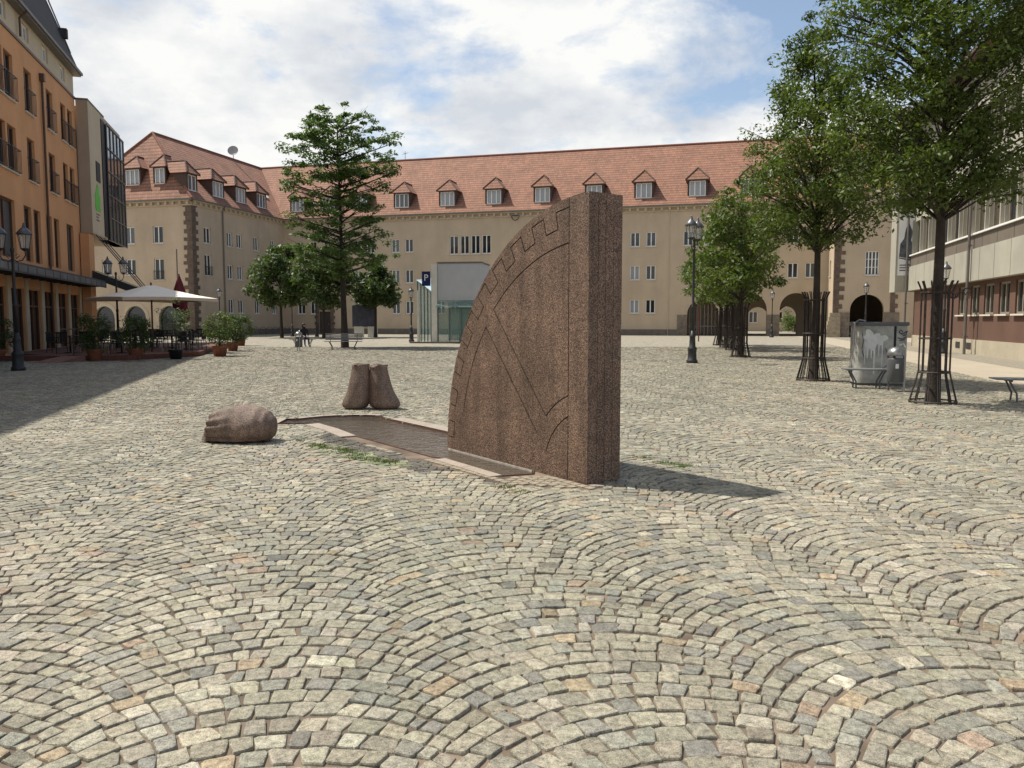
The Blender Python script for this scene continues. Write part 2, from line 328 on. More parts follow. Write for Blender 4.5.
def struct(name, mb, mats, smooth=False):
    o = part(name, mb, mats, None, smooth); o['kind'] = 'structure'; return o

ANG = R(14.9)
U = Vector((math.cos(ANG), -math.sin(ANG), 0)); V = Vector((math.sin(ANG), math.cos(ANG), 0))
# ================================================================= GROUND
basin_px = [(278,423.2),(287,418.6),(297,418.8),(311,417.2),(325,416),(338,415.3),(352,415),(366,415),(379,415.4),(390,419),(420,425.5),(449,432),(451,448),(462,446),(536,463),(534,473.5),(502,475.5),(445,458.5),(431,456.5),(395,446.5),(356,436),(338,429),(318.6,423.6)]
basin = [G(*p).xy for p in basin_px]
def in_poly(px, py, poly):
    inside = np.zeros(len(px), bool); n = len(poly)
    for i in range(n):
        x1, y1 = poly[i]; x2, y2 = poly[(i+1) % n]
        c = ((y1 > py) != (y2 > py)) & (px < (x2-x1)*(py-y1)/((y2-y1) + 1e-12) + x1)
        inside ^= c
    return inside
def grow(poly, d):
    out = []; n = len(poly); cx = sum(p[0] for p in poly)/n; cy = sum(p[1] for p in poly)/n
    area = sum(poly[i][0]*poly[(i+1) % n][1]-poly[(i+1) % n][0]*poly[i][1] for i in range(n)); sg = 1 if area > 0 else -1
    for i in range(n):
        a = Vector(poly[i-1]); b = Vector(poly[i]); c = Vector(poly[(i+1) % n])
        n1_ = Vector(((b-a).y, -(b-a).x)).normalized()*sg; n2_ = Vector(((c-b).y, -(c-b).x)).normalized()*sg
        m = (n1_+n2_); m = m.normalized() if m.length > 1e-6 else n1_
        out.append(b + m*d)
    return out
# bedding sheet with the basin cut out of it, reaching the horizon
bm = bmesh.new(); hole = [bm.verts.new((p[0], p[1], -0.013)) for p in basin]
rect = [bm.verts.new((x, y, -0.013)) for x, y in ((-900,-300),(900,-300),(900,1500),(-900,1500))]
mid = [bm.verts.new((x, y, -0.013)) for x, y in ((-6,4),(6,4),(6,18),(-6,18))]
ed = [bm.edges.new((hole[i], hole[(i+1) % len(hole)])) for i in range(len(hole))] + [bm.edges.new((mid[i], mid[(i+1) % 4])) for i in range(4)]
bmesh.ops.triangle_fill(bm, edges=ed, use_beauty=True)
for i in range(4): bm.faces.new((mid[i], mid[(i+1) % 4], rect[(i+1) % 4], rect[i]))
bmesh.ops.recalc_face_normals(bm, faces=bm.faces)
me = bpy.data.meshes.new('ground'); bm.to_mesh(me); bm.free()
def ground_mat():
    m = bpy.data.materials.new('cobble_bedding'); m.use_nodes = True; t = m.node_tree; b = t.nodes['Principled BSDF']; b.inputs['Roughness'].default_value = 0.95
    tcn = nn(t, 'ShaderNodeTexCoord'); g = nn(t, 'ShaderNodeNewGeometry'); s = nn(t, 'ShaderNodeSeparateXYZ'); t.links.new(g.outputs['Position'], s.inputs[0])
    n = nn(t, 'ShaderNodeTexNoise'); n.inputs['Scale'].default_value = 2.5; n.inputs['Detail'].default_value = 9; t.links.new(tcn.outputs['Object'], n.inputs[0])
    r = nn(t, 'ShaderNodeValToRGB'); r.color_ramp.elements[0].position = .35; r.color_ramp.elements[1].position = .65
    r.color_ramp.elements[0].color = (0.075, 0.057, 0.040, 1); r.color_ramp.elements[1].color = (0.22, 0.165, 0.12, 1); t.links.new(n.outputs[0], r.inputs[0])
    # beyond the modelled stones: the same paving as a pattern
    v = nn(t, 'ShaderNodeTexVoronoi'); v.inputs['Scale'].default_value = 6; t.links.new(tcn.outputs['Object'], v.inputs['Vector'])
    sc = nn(t, 'ShaderNodeSeparateColor'); t.links.new(v.outputs['Color'], sc.inputs[0])
    r2 = nn(t, 'ShaderNodeValToRGB'); r2.color_ramp.elements[0].color = (0.20, 0.182, 0.14, 1); r2.color_ramp.elements[1].color = (0.33, 0.30, 0.235, 1); t.links.new(sc.outputs[0], r2.inputs[0])
    mr = nn(t, 'ShaderNodeMapRange'); mr.inputs['From Min'].default_value = 47.0; mr.inputs['From Max'].default_value = 47.2; t.links.new(s.outputs[1], mr.inputs[0])
    q = nn(t, 'ShaderNodeMix', data_type='RGBA'); t.links.new(mr.outputs[0], q.inputs[0]); t.links.new(r.outputs[0], q.inputs[6]); t.links.new(r2.outputs[0], q.inputs[7])
    t.links.new(q.outputs[2], b.inputs['Base Color'])
    bp = nn(t, 'ShaderNodeBump'); bp.inputs['Strength'].default_value = .6; bp.inputs['Distance'].default_value = .02; t.links.new(n.outputs[0], bp.inputs['Height']); t.links.new(bp.outputs[0], b.inputs['Normal'])
    return m
struct('ground', me, None); me.materials.append(ground_mat())

# ---- cobbles laid in segmental arches
Wc = 1.45; Rc = Wc/(2*math.sin(R(46))); SP = 0.120; NST = 14; PH0 = -0.21
UC = Vector((math.cos(R(15.9)), math.sin(R(15.9)), 0)); VC = Vector((-math.sin(R(15.9)), math.cos(R(15.9)), 0))      # the arches run parallel to the orange building
P_EDGE_A = Vector((12.3, 19.0)); PAVE_OFF = P_EDGE_A.dot(U.xy)       # everything right of this (along U) is sandy pavement
slab_poly = [tuple(G(*p).xy) for p in ((312,422.8),(330,421),(360,434),(440,452),(520,470),(586,478),(600,489),(502,483),(432,462.5),(392,452),(350,439.5))]
mon_a = G(587,484).xy; mon_dir = (G(458,450).xy - mon_a).normalized(); mon_nrm = Vector((-mon_dir.y, mon_dir.x))
if mon_nrm.x < 0: mon_nrm = -mon_nrm
MON_R, MON_T = 2.80, 0.43
foot = [mon_a, mon_a+mon_dir*2.7, mon_a+mon_dir*2.7+mon_nrm*MON_T, mon_a+mon_nrm*MON_T]
def cobbles(y0, y1, level):
    """all stones whose centre lies between the two depths; level 0 = eight-sided with rounded edge, 1 = four-sided with bevel, 2 = flat"""
    hx = lambda y: 0.72*abs(y) + 2.6
    cs = []
    corners = [Vector((sx_*hx(y), y)) for y in (y0, y1) for sx_ in (-1, 1)]
    p0 = min(c.dot(UC.xy) for c in corners); p1 = max(c.dot(UC.xy) for c in corners)
    q0 = min(c.dot(VC.xy) for c in corners); q1 = max(c.dot(VC.xy) for c in corners)
    cols = np.arange(math.floor(p0/Wc)-1, math.ceil(p1/Wc)+2); rows = np.arange(math.floor(q0/SP)-6, math.ceil(q1/SP)+3)
    rr = np.random.default_rng(11)
    C_, K_ = np.meshgrid(cols, rows, indexing='ij'); C_ = C_.ravel(); K_ = K_.ravel()
    # boundaries along each arc, deterministic per (col,row)
    def h(a, b, k): 
        x = np.sin(a*127.1 + b*311.7 + k*74.7)*43758.5453; return x - np.floor(x)
    TH = R(46)
    J = np.arange(NST+1)
    base = -TH + 2*TH*(J[None, :] + 0.0)/NST
    jit = (h(C_[:, None], K_[:, None], J[None, :]) - 0.5)*0.42*(2*TH/NST)
    sh = (K_ % 2)[:, None]*0.5*(2*TH/NST)
    th = base + jit + sh; th[:, 0] = -TH; th[:, -1] = TH
    th = np.clip(th, -TH, TH)
    ta = th[:, :-1]; tb = th[:, 1:]
    ok = (tb - ta) > R(2.6)
    tm = (ta+tb)/2
    pc = C_[:, None]*Wc + PH0; qb = K_[:, None]*SP - Rc*math.cos(TH) + (h(C_[:, None], K_[:, None], 2)-0.5)*0.012
    # centre world
    p = pc + Rc*np.sin(tm); q = qb + Rc*np.cos(tm)
    X = p*UC.x + q*VC.x; Y = p*UC.y + q*VC.y
    ok &= (Y >= y0) & (Y < y1) & (np.abs(X) < hx(Y))
    ok &= (X*U.x+Y*U.y) < PAVE_OFF
    idx = np.nonzero(ok); ta = ta[idx]; tb = tb[idx]; tm = tm[idx]; pc = np.broadcast_to(pc, ok.shape)[idx]; qb = np.broadcast_to(qb, ok.shape)[idx]; X = X[idx]; Y = Y[idx]
    keep = ~in_poly(X, Y, slab_poly_n) & ~in_poly(X, Y, basin_n) & ~in_poly(X, Y, foot_n)
    ta, tb, tm, pc, qb, X, Y = [a[keep] for a in (ta, tb, tm, pc, qb, X, Y)]
    n = len(X); gap = 0.0050
    thick = SP*np.cos(tm)
    # local rectangle in tangent frame: half length a, half thickness
    ax = Rc*(tb-ta)/2 - gap*1.25; ay = thick/2 - gap*.8
    ax = np.maximum(ax, 0.016); ay = np.maximum(ay, 0.016)
    # bend: inner side narrower
    cx = pc + (Rc - thick/2)*np.sin(tm); cy = qb + (Rc - thick/2)*np.cos(tm)
    jr = rr.normal(0, .0042, n); cx = cx + jr*np.sin(tm); cy = cy + jr*np.cos(tm); tj = tm + rr.normal(0, .045, n)
    tx, ty = np.cos(tj), -np.sin(tj); nx, ny = np.sin(tj), np.cos(tj)
    # the square stone that closes each row in the valley between two columns of arches
    kp = (C_+0.5)*Wc + PH0; kq = K_*SP - SP/2
    kX = kp*UC.x+kq*VC.x; kY = kp*UC.y+kq*VC.y
    kk = (kY >= y0) & (kY < y1) & (np.abs(kX) < hx(kY)) & ((kX*U.x+kY*U.y) < PAVE_OFF) & ~in_poly(kX, kY, slab_poly_n) & ~in_poly(kX, kY, basin_n) & ~in_poly(kX, kY, foot_n)
    kp, kq, kX, kY = kp[kk], kq[kk], kX[kk], kY[kk]; kn = len(kp)
    side = SP*0.72/2
    cx = np.concatenate([cx, kp]); cy = np.concatenate([cy, kq]); ax = np.concatenate([ax, np.full(kn, side-gap)*(1+rr.normal(0, .06, kn))]); ay = np.concatenate([ay, np.full(kn, side-gap)])
    k45 = np.full(kn, math.sqrt(.5)); tx = np.concatenate([tx, k45]); ty = np.concatenate([ty, -k45]); nx = np.concatenate([nx, k45]); ny = np.concatenate([ny, k45])
    X = np.concatenate([X, kX]); Y = np.concatenate([Y, kY]); n = len(X)
    if level == 0:
        k = 0.80
        ring = np.array([(1,-k),(1,k),(k,1),(-k,1),(-1,k),(-1,-k),(-k,-1),(k,-1)], float)
    else: ring = np.array([(1,-1),(1,1),(-1,1),(-1,-1)], float)
    m = len(ring)
    jx = rr.normal(0, 0.0042, (n, m)); jy = rr.normal(0, 0.0042, (n, m))
    skew = rr.normal(0, 0.11, (n, 1)); wed = rr.normal(0, 0.08, (n, 1)) + 0.045
    def ringpts(inset, z):
        lx = ring[None, :, 0]*np.maximum(ax[:, None]-inset, 0.006)*(1+wed*ring[None, :, 1]) + skew*ring[None, :, 1]*ay[:, None] + jx
        ly = ring[None, :, 1]*np.maximum(ay[:, None]-inset, 0.006) + jy
        pp = cx[:, None] + lx*tx[:, None] + ly*nx[:, None]; qq = cy[:, None] + lx*ty[:, None] + ly*ny[:, None]
        zz_ = z + lift[:, None] + tilt_x[:, None]*lx + tilt_y[:, None]*ly
        return np.stack([pp*UC.x+qq*VC.x, pp*UC.y+qq*VC.y, zz_], -1)
    lift = rr.normal(0, 0.0022, n); tilt_x = rr.normal(0, 0.026, n); tilt_y = rr.normal(0, 0.026, n)
    if level == 0: rings = [ringpts(-0.001, -0.022), ringpts(0.0005, -0.008), ringpts(0.003, -0.002), ringpts(0.009, 0.0)]
    elif level == 1: rings = [ringpts(0.0, -0.018), ringpts(0.007, 0.0)]
    else: rings = [ringpts(0.002, 0.0)]
    Vt = np.concatenate(rings, 1); nv = Vt.shape[1]
    fl = []; 
    for ri in range(len(rings)-1):
        for i in range(m):
            j = (i+1) % m; fl.append([ri*m+i, ri*m+j, (ri+1)*m+j, (ri+1)*m+i])
    top = [(len(rings)-1)*m+i for i in range(m)]
    loops = np.array([x for f in fl for x in f] + top); sizes = np.array([4]*len(fl) + [m])
    off = (np.arange(n)*nv)[:, None]
    allloops = (loops[None, :] + off).ravel(); allsizes = np.tile(sizes, n)
    # stone colours
    c = np.empty((n, 3)); u = rr.random(n)
    pal = np.array([(0.42,0.39,0.295),(0.46,0.43,0.325),(0.375,0.36,0.28),(0.345,0.34,0.28),(0.30,0.295,0.25),(0.46,0.375,0.25),(0.43,0.33,0.24),(0.52,0.49,0.385)])
    cum = np.cumsum([0.33,0.22,0.19,0.12,0.05,0.03,0.008,0.055]); ii = np.minimum(np.searchsorted(cum, u*cum[-1]), 7); c = 0.63*pal[ii]*np.array((1.02, 1.0, .99))*(1+rr.normal(0, 0.11, (n, 1)))*(1+rr.normal(0, .012, (n, 3)))
    patch = np.sin(X*0.9+Y*.35)*np.sin(Y*0.7-X*.2+1.0); c *= (1+0.045*patch)[:, None]; c[:, 0] *= 1+.02*patch
    # moss and wet stones beside the basin
    d1 = Vector(G(319,445).xy); d2 = Vector(G(392,464).xy); e = d2-d1; tt = np.clip(((X-d1.x)*e.x+(Y-d1.y)*e.y)/e.length_squared, 0, 1)
    dm = np.hypot(X-d1.x-tt*e.x, Y-d1.y-tt*e.y); moss = (dm < 0.10+0.18*rr.random(n)) & (rr.random(n) < .75)
    c[moss] = c[moss]*.6 + np.array((0.015, 0.045, 0.0))
    d1 = Vector(G(338,436).xy); d2 = Vector(G(432,466).xy); e = d2-d1; tt = np.clip(((X-d1.x)*e.x+(Y-d1.y)*e.y)/e.length_squared, 0, 1)
    dm = np.hypot(X-d1.x-tt*e.x, Y-d1.y-tt*e.y); wet = (dm < 0.30) & ~moss; c[wet] *= 0.42
    g1 = Vector(G(670,464).xy); mg = (np.hypot(X-g1.x, (Y-g1.y)) < .22) & (rr.random(n) < .5); c[mg] = c[mg]*.6 + np.array((0.04, .08, .01))
    cc = np.ones((n, nv, 4), np.float32); cc[:, :, :3] = np.clip(c, 0.01, 1)[:, None, :]
    cc[:, :, 3] = np.where(wet, 1.0, 0.0)[:, None]
    return Vt.reshape(-1, 3), allloops, allsizes, cc.reshape(-1, 4)
slab_poly_n = [tuple(p) for p in slab_poly]; basin_n = [tuple(p) for p in grow(basin, 0.07)]; foot_n = [tuple(p) for p in grow(foot, 0.03)]
def cobble_mat():
    m = bpy.data.materials.new('cobble_granite'); m.use_nodes = True; t = m.node_tree; b = t.nodes['Principled BSDF']
    a = nn(t, 'ShaderNodeAttribute'); a.attribute_name = 'stone'; tcn = nn(t, 'ShaderNodeTexCoord')
    n = nn(t, 'ShaderNodeTexNoise'); n.inputs['Scale'].default_value = 260; n.inputs['Detail'].default_value = 3; n.inputs['Roughness'].default_value = .7; t.links.new(tcn.outputs['Object'], n.inputs[0])
    k = nn(t, 'ShaderNodeTexNoise'); k.inputs['Scale'].default_value = 28; k.inputs['Detail'].default_value = 6; k.inputs['Roughness'].default_value = .65; t.links.new(tcn.outputs['Object'], k.inputs[0])
    v = nn(t, 'ShaderNodeTexVoronoi'); v.inputs['Scale'].default_value = 330; t.links.new(tcn.outputs['Object'], v.inputs['Vector'])
    vs2 = nn(t, 'ShaderNodeSeparateColor'); t.links.new(v.outputs['Color'], vs2.inputs[0])
    f = mth('ADD', mth('MULTIPLY', n.outputs[0], 1.1, tree=t), mth('MULTIPLY', k.outputs[0], 2.3, tree=t), tree=t)
    f = mth('SUBTRACT', mth('ADD', f, mth('MULTIPLY', vs2.outputs[0], .8, tree=t), tree=t), 1.10, tree=t)
    lg = nn(t, 'ShaderNodeTexNoise'); lg.inputs['Scale'].default_value = .9; lg.inputs['Detail'].default_value = 7; lg.inputs['Roughness'].default_value = .65; t.links.new(tcn.outputs['Object'], lg.inputs[0])
    lm_ = nn(t, 'ShaderNodeMapRange'); lm_.inputs['From Min'].default_value = .32; lm_.inputs['From Max'].default_value = .66; lm_.inputs['To Min'].default_value = .82; lm_.inputs['To Max'].default_value = 1.12; t.links.new(lg.outputs[0], lm_.inputs[0]); f = mth('MULTIPLY', f, lm_.outputs[0], tree=t)
    q = nn(t, 'ShaderNodeMix', data_type='RGBA', blend_type='MULTIPLY'); q.inputs[0].default_value = 1; t.links.new(a.outputs['Color'], q.inputs[6]); t.links.new(f, q.inputs[7]); t.links.new(q.outputs[2], b.inputs['Base Color'])
    rg = nn(t, 'ShaderNodeMapRange'); rg.inputs['To Min'].default_value = .78; rg.inputs['To Max'].default_value = .25; t.links.new(a.outputs['Alpha'], rg.inputs[0]); t.links.new(rg.outputs[0], b.inputs['Roughness'])
    bp = nn(t, 'ShaderNodeBump'); bp.inputs['Strength'].default_value = .7; bp.inputs['Distance'].default_value = .010; t.links.new(k.outputs[0], bp.inputs['Height'])
    bp2 = nn(t, 'ShaderNodeBump'); bp2.inputs['Strength'].default_value = .5; bp2.inputs['Distance'].default_value = .0015; t.links.new(n.outputs[0], bp2.inputs['Height']); t.links.new(bp.outputs[0], bp2.inputs['Normal'])
    t.links.new(bp2.outputs[0], b.inputs['Normal']); b.inputs['Specular IOR Level'].default_value = .4
    return m
def np_mesh(name, V_, loops, sizes, attr=None, attr_name='stone', smooth=None):
    me = bpy.data.meshes.new(name); me.vertices.add(len(V_)); me.vertices.foreach_set('co', np.ascontiguousarray(V_, np.float32).ravel())
    me.loops.add(len(loops)); me.loops.foreach_set('vertex_index', np.ascontiguousarray(loops, np.int32))
    me.polygons.add(len(sizes)); st = np.concatenate([[0], np.cumsum(sizes)[:-1]]); me.polygons.foreach_set('loop_start', np.ascontiguousarray(st, np.int32))
    if smooth is not None: me.polygons.foreach_set('use_smooth', np.full(len(sizes), smooth))
    me.update(calc_edges=True)
    if attr is not None:
        if attr.ndim == 2: a = me.attributes.new(attr_name, 'FLOAT_COLOR', 'POINT'); a.data.foreach_set('color', np.ascontiguousarray(attr, np.float32).ravel())
        else: a = me.attributes.new(attr_name, 'FLOAT', 'POINT'); a.data.foreach_set('value', np.ascontiguousarray(attr, np.float32))
    return me
parts_ = [cobbles(1.2, 13, 0), cobbles(13, 30, 1), cobbles(30, 47.2, 2)]
vo = 0; VV = []; LL = []; SS = []; AA = []
for v_, l_, s_, a_ in parts_: VV.append(v_); LL.append(l_+vo); SS.append(s_); AA.append(a_); vo += len(v_)
me = np_mesh('cobblestone_paving', np.concatenate(VV), np.concatenate(LL), np.concatenate(SS), np.concatenate(AA), smooth=False)
me.materials.append(cobble_mat()); struct('cobblestone_paving', me, None)
# sandy pavement along the right-hand building
mb = MB(); a = P_EDGE_A - V.xy*16; b = P_EDGE_A + V.xy*60; 
mb.quad((a.x,a.y,-0.004),(a.x+U.x*40,a.y+U.y*40,-0.004),(b.x+U.x*40,b.y+U.y*40,-0.004),(b.x,b.y,-0.004))
struct('pavement', mb, M_pave)
mb = MB(); a2 = a+U.xy*2.6; b2_ = b+U.xy*2.6; w2 = 3.6
mb.quad((a2.x,a2.y,0.0),(a2.x+U.x*w2,a2.y+U.y*w2,0.0),(b2_.x+U.x*w2,b2_.y+U.y*w2,0.0),(b2_.x,b2_.y,0.0)); struct('paved_lane', mb, mat('grey_lane_setts', (0.24, 0.215, 0.17), .9, .18, 5, .5, 9, fine=.25))
# grass tufts growing in the joints
def tufts(name, label, centres, n, spread):
    V_ = []; cnt = 0
    for (cx_, cy_) in centres:
        for i in range(n):
            x = cx_ + random.gauss(0, spread[0]); y = cy_ + random.gauss(0, spread[1]); a_ = random.uniform(0, 2*PI); h_ = random.uniform(.008, .03); w_ = .004
            l_ = random.uniform(-.02, .02)
            V_ += [(x-w_*math.cos(a_), y-w_*math.sin(a_), -.006), (x+w_*math.cos(a_), y+w_*math.sin(a_), -.006), (x+l_, y+l_*.5, h_)]; cnt += 1
    me_ = np_mesh(name, np.array(V_), np.arange(cnt*3), np.full(cnt, 3), np.array([random.random() for _ in range(cnt) for k in range(3)]), 'tint')
    me_.materials.append(M_leaf); o = part(name, me_, None); tag(o, label, 'grass', kind='stuff')
cs = []
for t_ in np.linspace(0, 1, 14):
    p = G(319+73*t_, 445+19*t_); cs.append((p.x+random.gauss(0,.05), p.y+random.gauss(0,.07)))
cs += [tuple(G(x_, y_).xy) for x_, y_ in ((664,463),(676,465),(684,466),(645,458),(520,492),(505,487),(300,440),(312,446))]
tufts('grass', 'thin green grass and moss growing in the cobble joints beside the basin', cs, 130, (.06, .05))

# ================================================================= FOUNTAIN BASIN
root = thing('fountain_basin', 'shallow sunken granite water basin in the cobbles at the foot of the quarter-disc stone', 'fountain basin', G(400,435))
O_ = root.location.copy()
def loc2(p): return (p[0]-O_.x, p[1]-O_.y)
mb = MB(); n = len(basin); bl = [loc2(p) for p in basin]
for i in range(n):
    a = bl[i]; b = bl[(i+1) % n]; mb.quad((*a, 0.002), (*b, 0.002), (*b, -0.20), (*a, -0.20))
part('basin_wall', mb, M_wetred, root)
mb = MB(); bm = bmesh.new(); vs_ = [bm.verts.new((*p, -0.09)) for p in bl]; es = [bm.edges.new((vs_[i], vs_[(i+1) % n])) for i in range(n)]
bmesh.ops.triangle_fill(bm, edges=es, use_beauty=True); me = bpy.data.meshes.new('basin_floor'); bm.to_mesh(me); bm.free()
me.materials.append(mat('basin_floor_stone', (0.13, 0.095, 0.07), .5, .5, 3.5, .3, 20, fine=.25)); part('basin_floor', me, None, root)
# water sheet
bm = bmesh.new(); vs_ = [bm.verts.new((*p, -0.028)) for p in bl]; es = [bm.edges.new((vs_[i], vs_[(i+1) % n])) for i in range(n)]
bmesh.ops.triangle_fill(bm, edges=es, use_beauty=True); bmesh.ops.recalc_face_normals(bm, faces=bm.faces); me = bpy.data.meshes.new('water'); bm.to_mesh(me); bm.free()
wm = bpy.data.materials.new('rippled_water'); wm.use_nodes = True; t = wm.node_tree; b = t.nodes['Principled BSDF']; b.inputs['Base Color'].default_value = (0.13, 0.11, 0.085, 1); b.inputs['Roughness'].default_value = 0.015
b.inputs['Alpha'].default_value = 0.6; b.inputs['Specular IOR Level'].default_value = .8
tcn = nn(t, 'ShaderNodeTexCoord'); wn = nn(t, 'ShaderNodeTexNoise'); wn.inputs['Scale'].default_value = 9; wn.inputs['Detail'].default_value = 2; wn.inputs['Distortion'].default_value = .6; t.links.new(tcn.outputs['Object'], wn.inputs[0])
bp = nn(t, 'ShaderNodeBump'); bp.inputs['Strength'].default_value = 1.0; bp.inputs['Distance'].default_value = 0.022; t.links.new(wn.outputs[0], bp.inputs['Height']); t.links.new(bp.outputs[0], b.inputs['Normal'])
me.materials.append(wm); part('water', me, None, root)
mb = MB(); rw_ = random.Random(12)
for k in range(45):
    f = rw_.random(); p = G(418+40*rw_.random()**.7, 434+16*rw_.random()); q = loc2((p.x, p.y)); sz = rw_.uniform(.002, .005)
    if not in_poly(np.array([p.x]), np.array([p.y]), [tuple(x) for x in basin])[0]: continue
    mb.lathe([(sz*.3, 0), (sz, sz*.6), (sz*.3, sz*1.3)], c=(q[0], q[1], -.03 + abs(rw_.gauss(0, .006))), n=5)
o = part('splash_glints', mb, mat('white_glitter', (.8,.82,.82), .2, .05, 5), root); o['kind'] = 'stuff'  # tiny white drops painted in as glitter on the splashing water
# granite kerb strips laid round the basin
def strip(pts, wd, z0=-0.014, z1=0.004):
    mb_ = MB(); P = [Vector(loc2(G(*p))) for p in pts]
    for i in range(len(P)-1):
        d = P[i+1]-P[i]; k = max(1, round(d.length/0.55)); nr = Vector((d.y, -d.x)).normalized()*wd
        for j in range(k):
            a = P[i]+d*((j+.006)/k); b_ = P[i]+d*((j+1-.006)/k)
            poly = [a, b_, b_+nr, a+nr]
            ar = sum(poly[q].x*poly[(q+1) % 4].y-poly[(q+1) % 4].x*poly[q].y for q in range(4))
            mb_.prism(poly if ar > 0 else poly[::-1], z0, z1)
    return mb_
part('kerb', strip([(379,415.4),(366,415),(352,415),(338,415.3),(325,416),(311,417.2),(297,418.8),(287,418.6),(278,423.2)], 0.12), M_slab, root)
part('kerb', strip([(449,432),(420,425.5),(390,419)], 0.24, -.014, .006), M_slab, root)
part('kerb', strip([(318.6,423.6),(338,429),(356,436)], 0.22, -.014, .008), M_slab, root)
part('kerb', strip([(356,436),(395,446.5),(431,456.5)], -0.16, -.13, -.030), M_wetred, root)
part('kerb', strip([(445,458.5),(502,475.5)], 0.14, -.014, .006), M_slab, root)
# small setts laid in straight rows on the apron between basin and cobbles
mb = MB(); rr = random.Random(3); ap = [Vector(p) for p in slab_poly]
d_ = (Vector(G(502,478).xy)-Vector(G(356,437).xy)).normalized(); nr_ = Vector((d_.y, -d_.x))
ox = Vector(G(320,424).xy)
kerbs_ex = [tuple(p) for p in basin]
for i in range(-4, 70):
    for j in range(-12, 16):
        c = ox + d_*(i*.108 + (.05 if j % 2 else 0)) + nr_*(j*.098)
        X_ = np.array([c.x]); Y_ = np.array([c.y])
        if in_poly(X_, Y_, slab_poly_n)[0] and not in_poly(X_, Y_, [tuple(p) for p in grow(basin, .16)])[0] and not in_poly(X_, Y_, foot_n)[0]:
            h = rr.uniform(-.003, .001); a_ = rr.uniform(.044, .049); b2 = rr.uniform(.040, .044)
            pts = [c+d_*sx_*a_+nr_*sy_*b2 for sx_, sy_ in ((-1,-1),(-1,1),(1,1),(1,-1))]
            pts = [loc2(p) for p in pts]; ar = sum(pts[q][0]*pts[(q+1) % 4][1]-pts[(q+1) % 4][0]*pts[q][1] for q in range(4))
            mb.prism(pts if ar > 0 else pts[::-1], -.015, h)
part('apron_paving', mb, mat('pale_sett', (0.28, 0.24, 0.18), .8, .22, 7, .4, 60, fine=.25), root)

# ================================================================= QUARTER-DISC MONUMENT
mroot = thing('stone_monument', 'tall red-brown granite quarter disc standing on edge, with engraved lines and battlement pattern', 'monument', (mon_a.x, mon_a.y, 0), math.atan2(mon_dir.y, mon_dir.x))
nside = 1 if (Vector((-mon_dir.y, mon_dir.x)) - mon_nrm).length < 1e-3 else -1      # thickness lies towards local +y or -y
RXM = 2.70
prof = [(0, -0.12), (0, MON_R+0.02)] + [(RXM*math.sin(t_), MON_R*math.cos(t_)+0.02*(1-t_/(PI/2))) for t_ in np.linspace(0.03, PI/2, 44)] + [(RXM, -0.12)]
mb = MB(); k = len(prof); y1_ = nside*MON_T
vs_ = [(x, 0, z) for x, z in prof] + [(x, y1_, z) for x, z in prof]
fs_ = [tuple(range(k)), tuple(range(2*k-1, k-1, -1))] + [(i, k+i, k+(i+1) % k, (i+1) % k) for i in range(k)]
mb.add(vs_, fs_); me = mb.mesh('slab', M_gran)
bm = bmesh.new(); bm.from_mesh(me); bmesh.ops.recalc_face_normals(bm, faces=bm.faces); bm.to_mesh(me); bm.free()
slab = part('slab', me, None, mroot)
def face_pt(px, py):
    d = ray(px, py); nrm = Vector((mon_nrm.x, mon_nrm.y, 0)); o = Vector((0,0,EYE)); t_ = nrm.dot(Vector((mon_a.x, mon_a.y, 0))-o)/nrm.dot(d)
    p = o + d*t_; return ((p.xy-mon_a).dot(mon_dir), p.z)
CUT = []
def groove(pts, w_=0.012, dep=0.018):
    gr = MB(); pts = [(x*(RXM/MON_R if x > S+.01 and len(pts) > 40 else 1), z) for x, z in pts]
    for (a, b) in zip(pts[:-1], pts[1:]):
        a = Vector(a); b = Vector(b); d = b-a
        if d.length < 1e-4: continue
        e = d.normalized(); p = Vector((-e.y, e.x))*w_/2; a = a-e*w_*.4; b = b+e*w_*.4
        q = [a+p, b+p, b-p, a-p]
        gr.add([(c[0], -nside*0.02, c[1]) for c in q] + [(c[0], nside*dep, c[1]) for c in q], [(0,1,2,3),(7,6,5,4),(0,4,5,1),(1,5,6,2),(2,6,7,3),(3,7,4,0)])
    CUT.append(gr)
S = 0.30
groove([(S, -0.1), (S, math.sqrt(MON_R**2-S*S)+.1)], 0.010)
def arc(r_, a0, a1, n_=18): return [(r_*math.cos(t_), r_*math.sin(t_)) for t_ in np.linspace(a0, a1, n_)]
p1 = face_pt(493.6,309.7); r1 = math.hypot(*p1)
groove(arc(r1, math.acos(S/r1), math.atan2(p1[1], p1[0])) + [face_pt(546,416)])
q1_ = face_pt(546,416); r2_ = math.hypot(*q1_); groove(arc(r2_, math.atan2(q1_[1], q1_[0]), math.acos(S/r2_), 7))
p2 = face_pt(486,327); r3 = math.hypot(*p2)
groove([face_pt(536.6,432), p2] + arc(r3, math.atan2(p2[1], p2[0]), 0.22, 10)[1:])
q2 = face_pt(546,451); r4 = math.hypot(*q2); groove(arc(r4, math.atan2(q2[1], q2[0]), math.acos(S/r4), 7))
ro, ri = MON_R*0.985-.035, MON_R*0.91; ang = math.acos(S/ro)-.0; pts = [(ro*math.cos(ang), ro*math.sin(ang))]; st = 0.078; cur = ro
while ang > 0.03:
    ang -= st; pts.append((cur*math.cos(ang), cur*math.sin(ang))); cur = ri if cur == ro else ro; pts.append((cur*math.cos(ang), cur*math.sin(ang)))
groove(pts)
for f_ in (.28, .5, .74):      # fine vertical chiselled lines on the narrow end
    g5 = MB(); q5 = f_*MON_T*nside; g5.box(-0.02, q5-.002, 0.05, 0.005, q5+.002, MON_R-.05); CUT.append(g5)
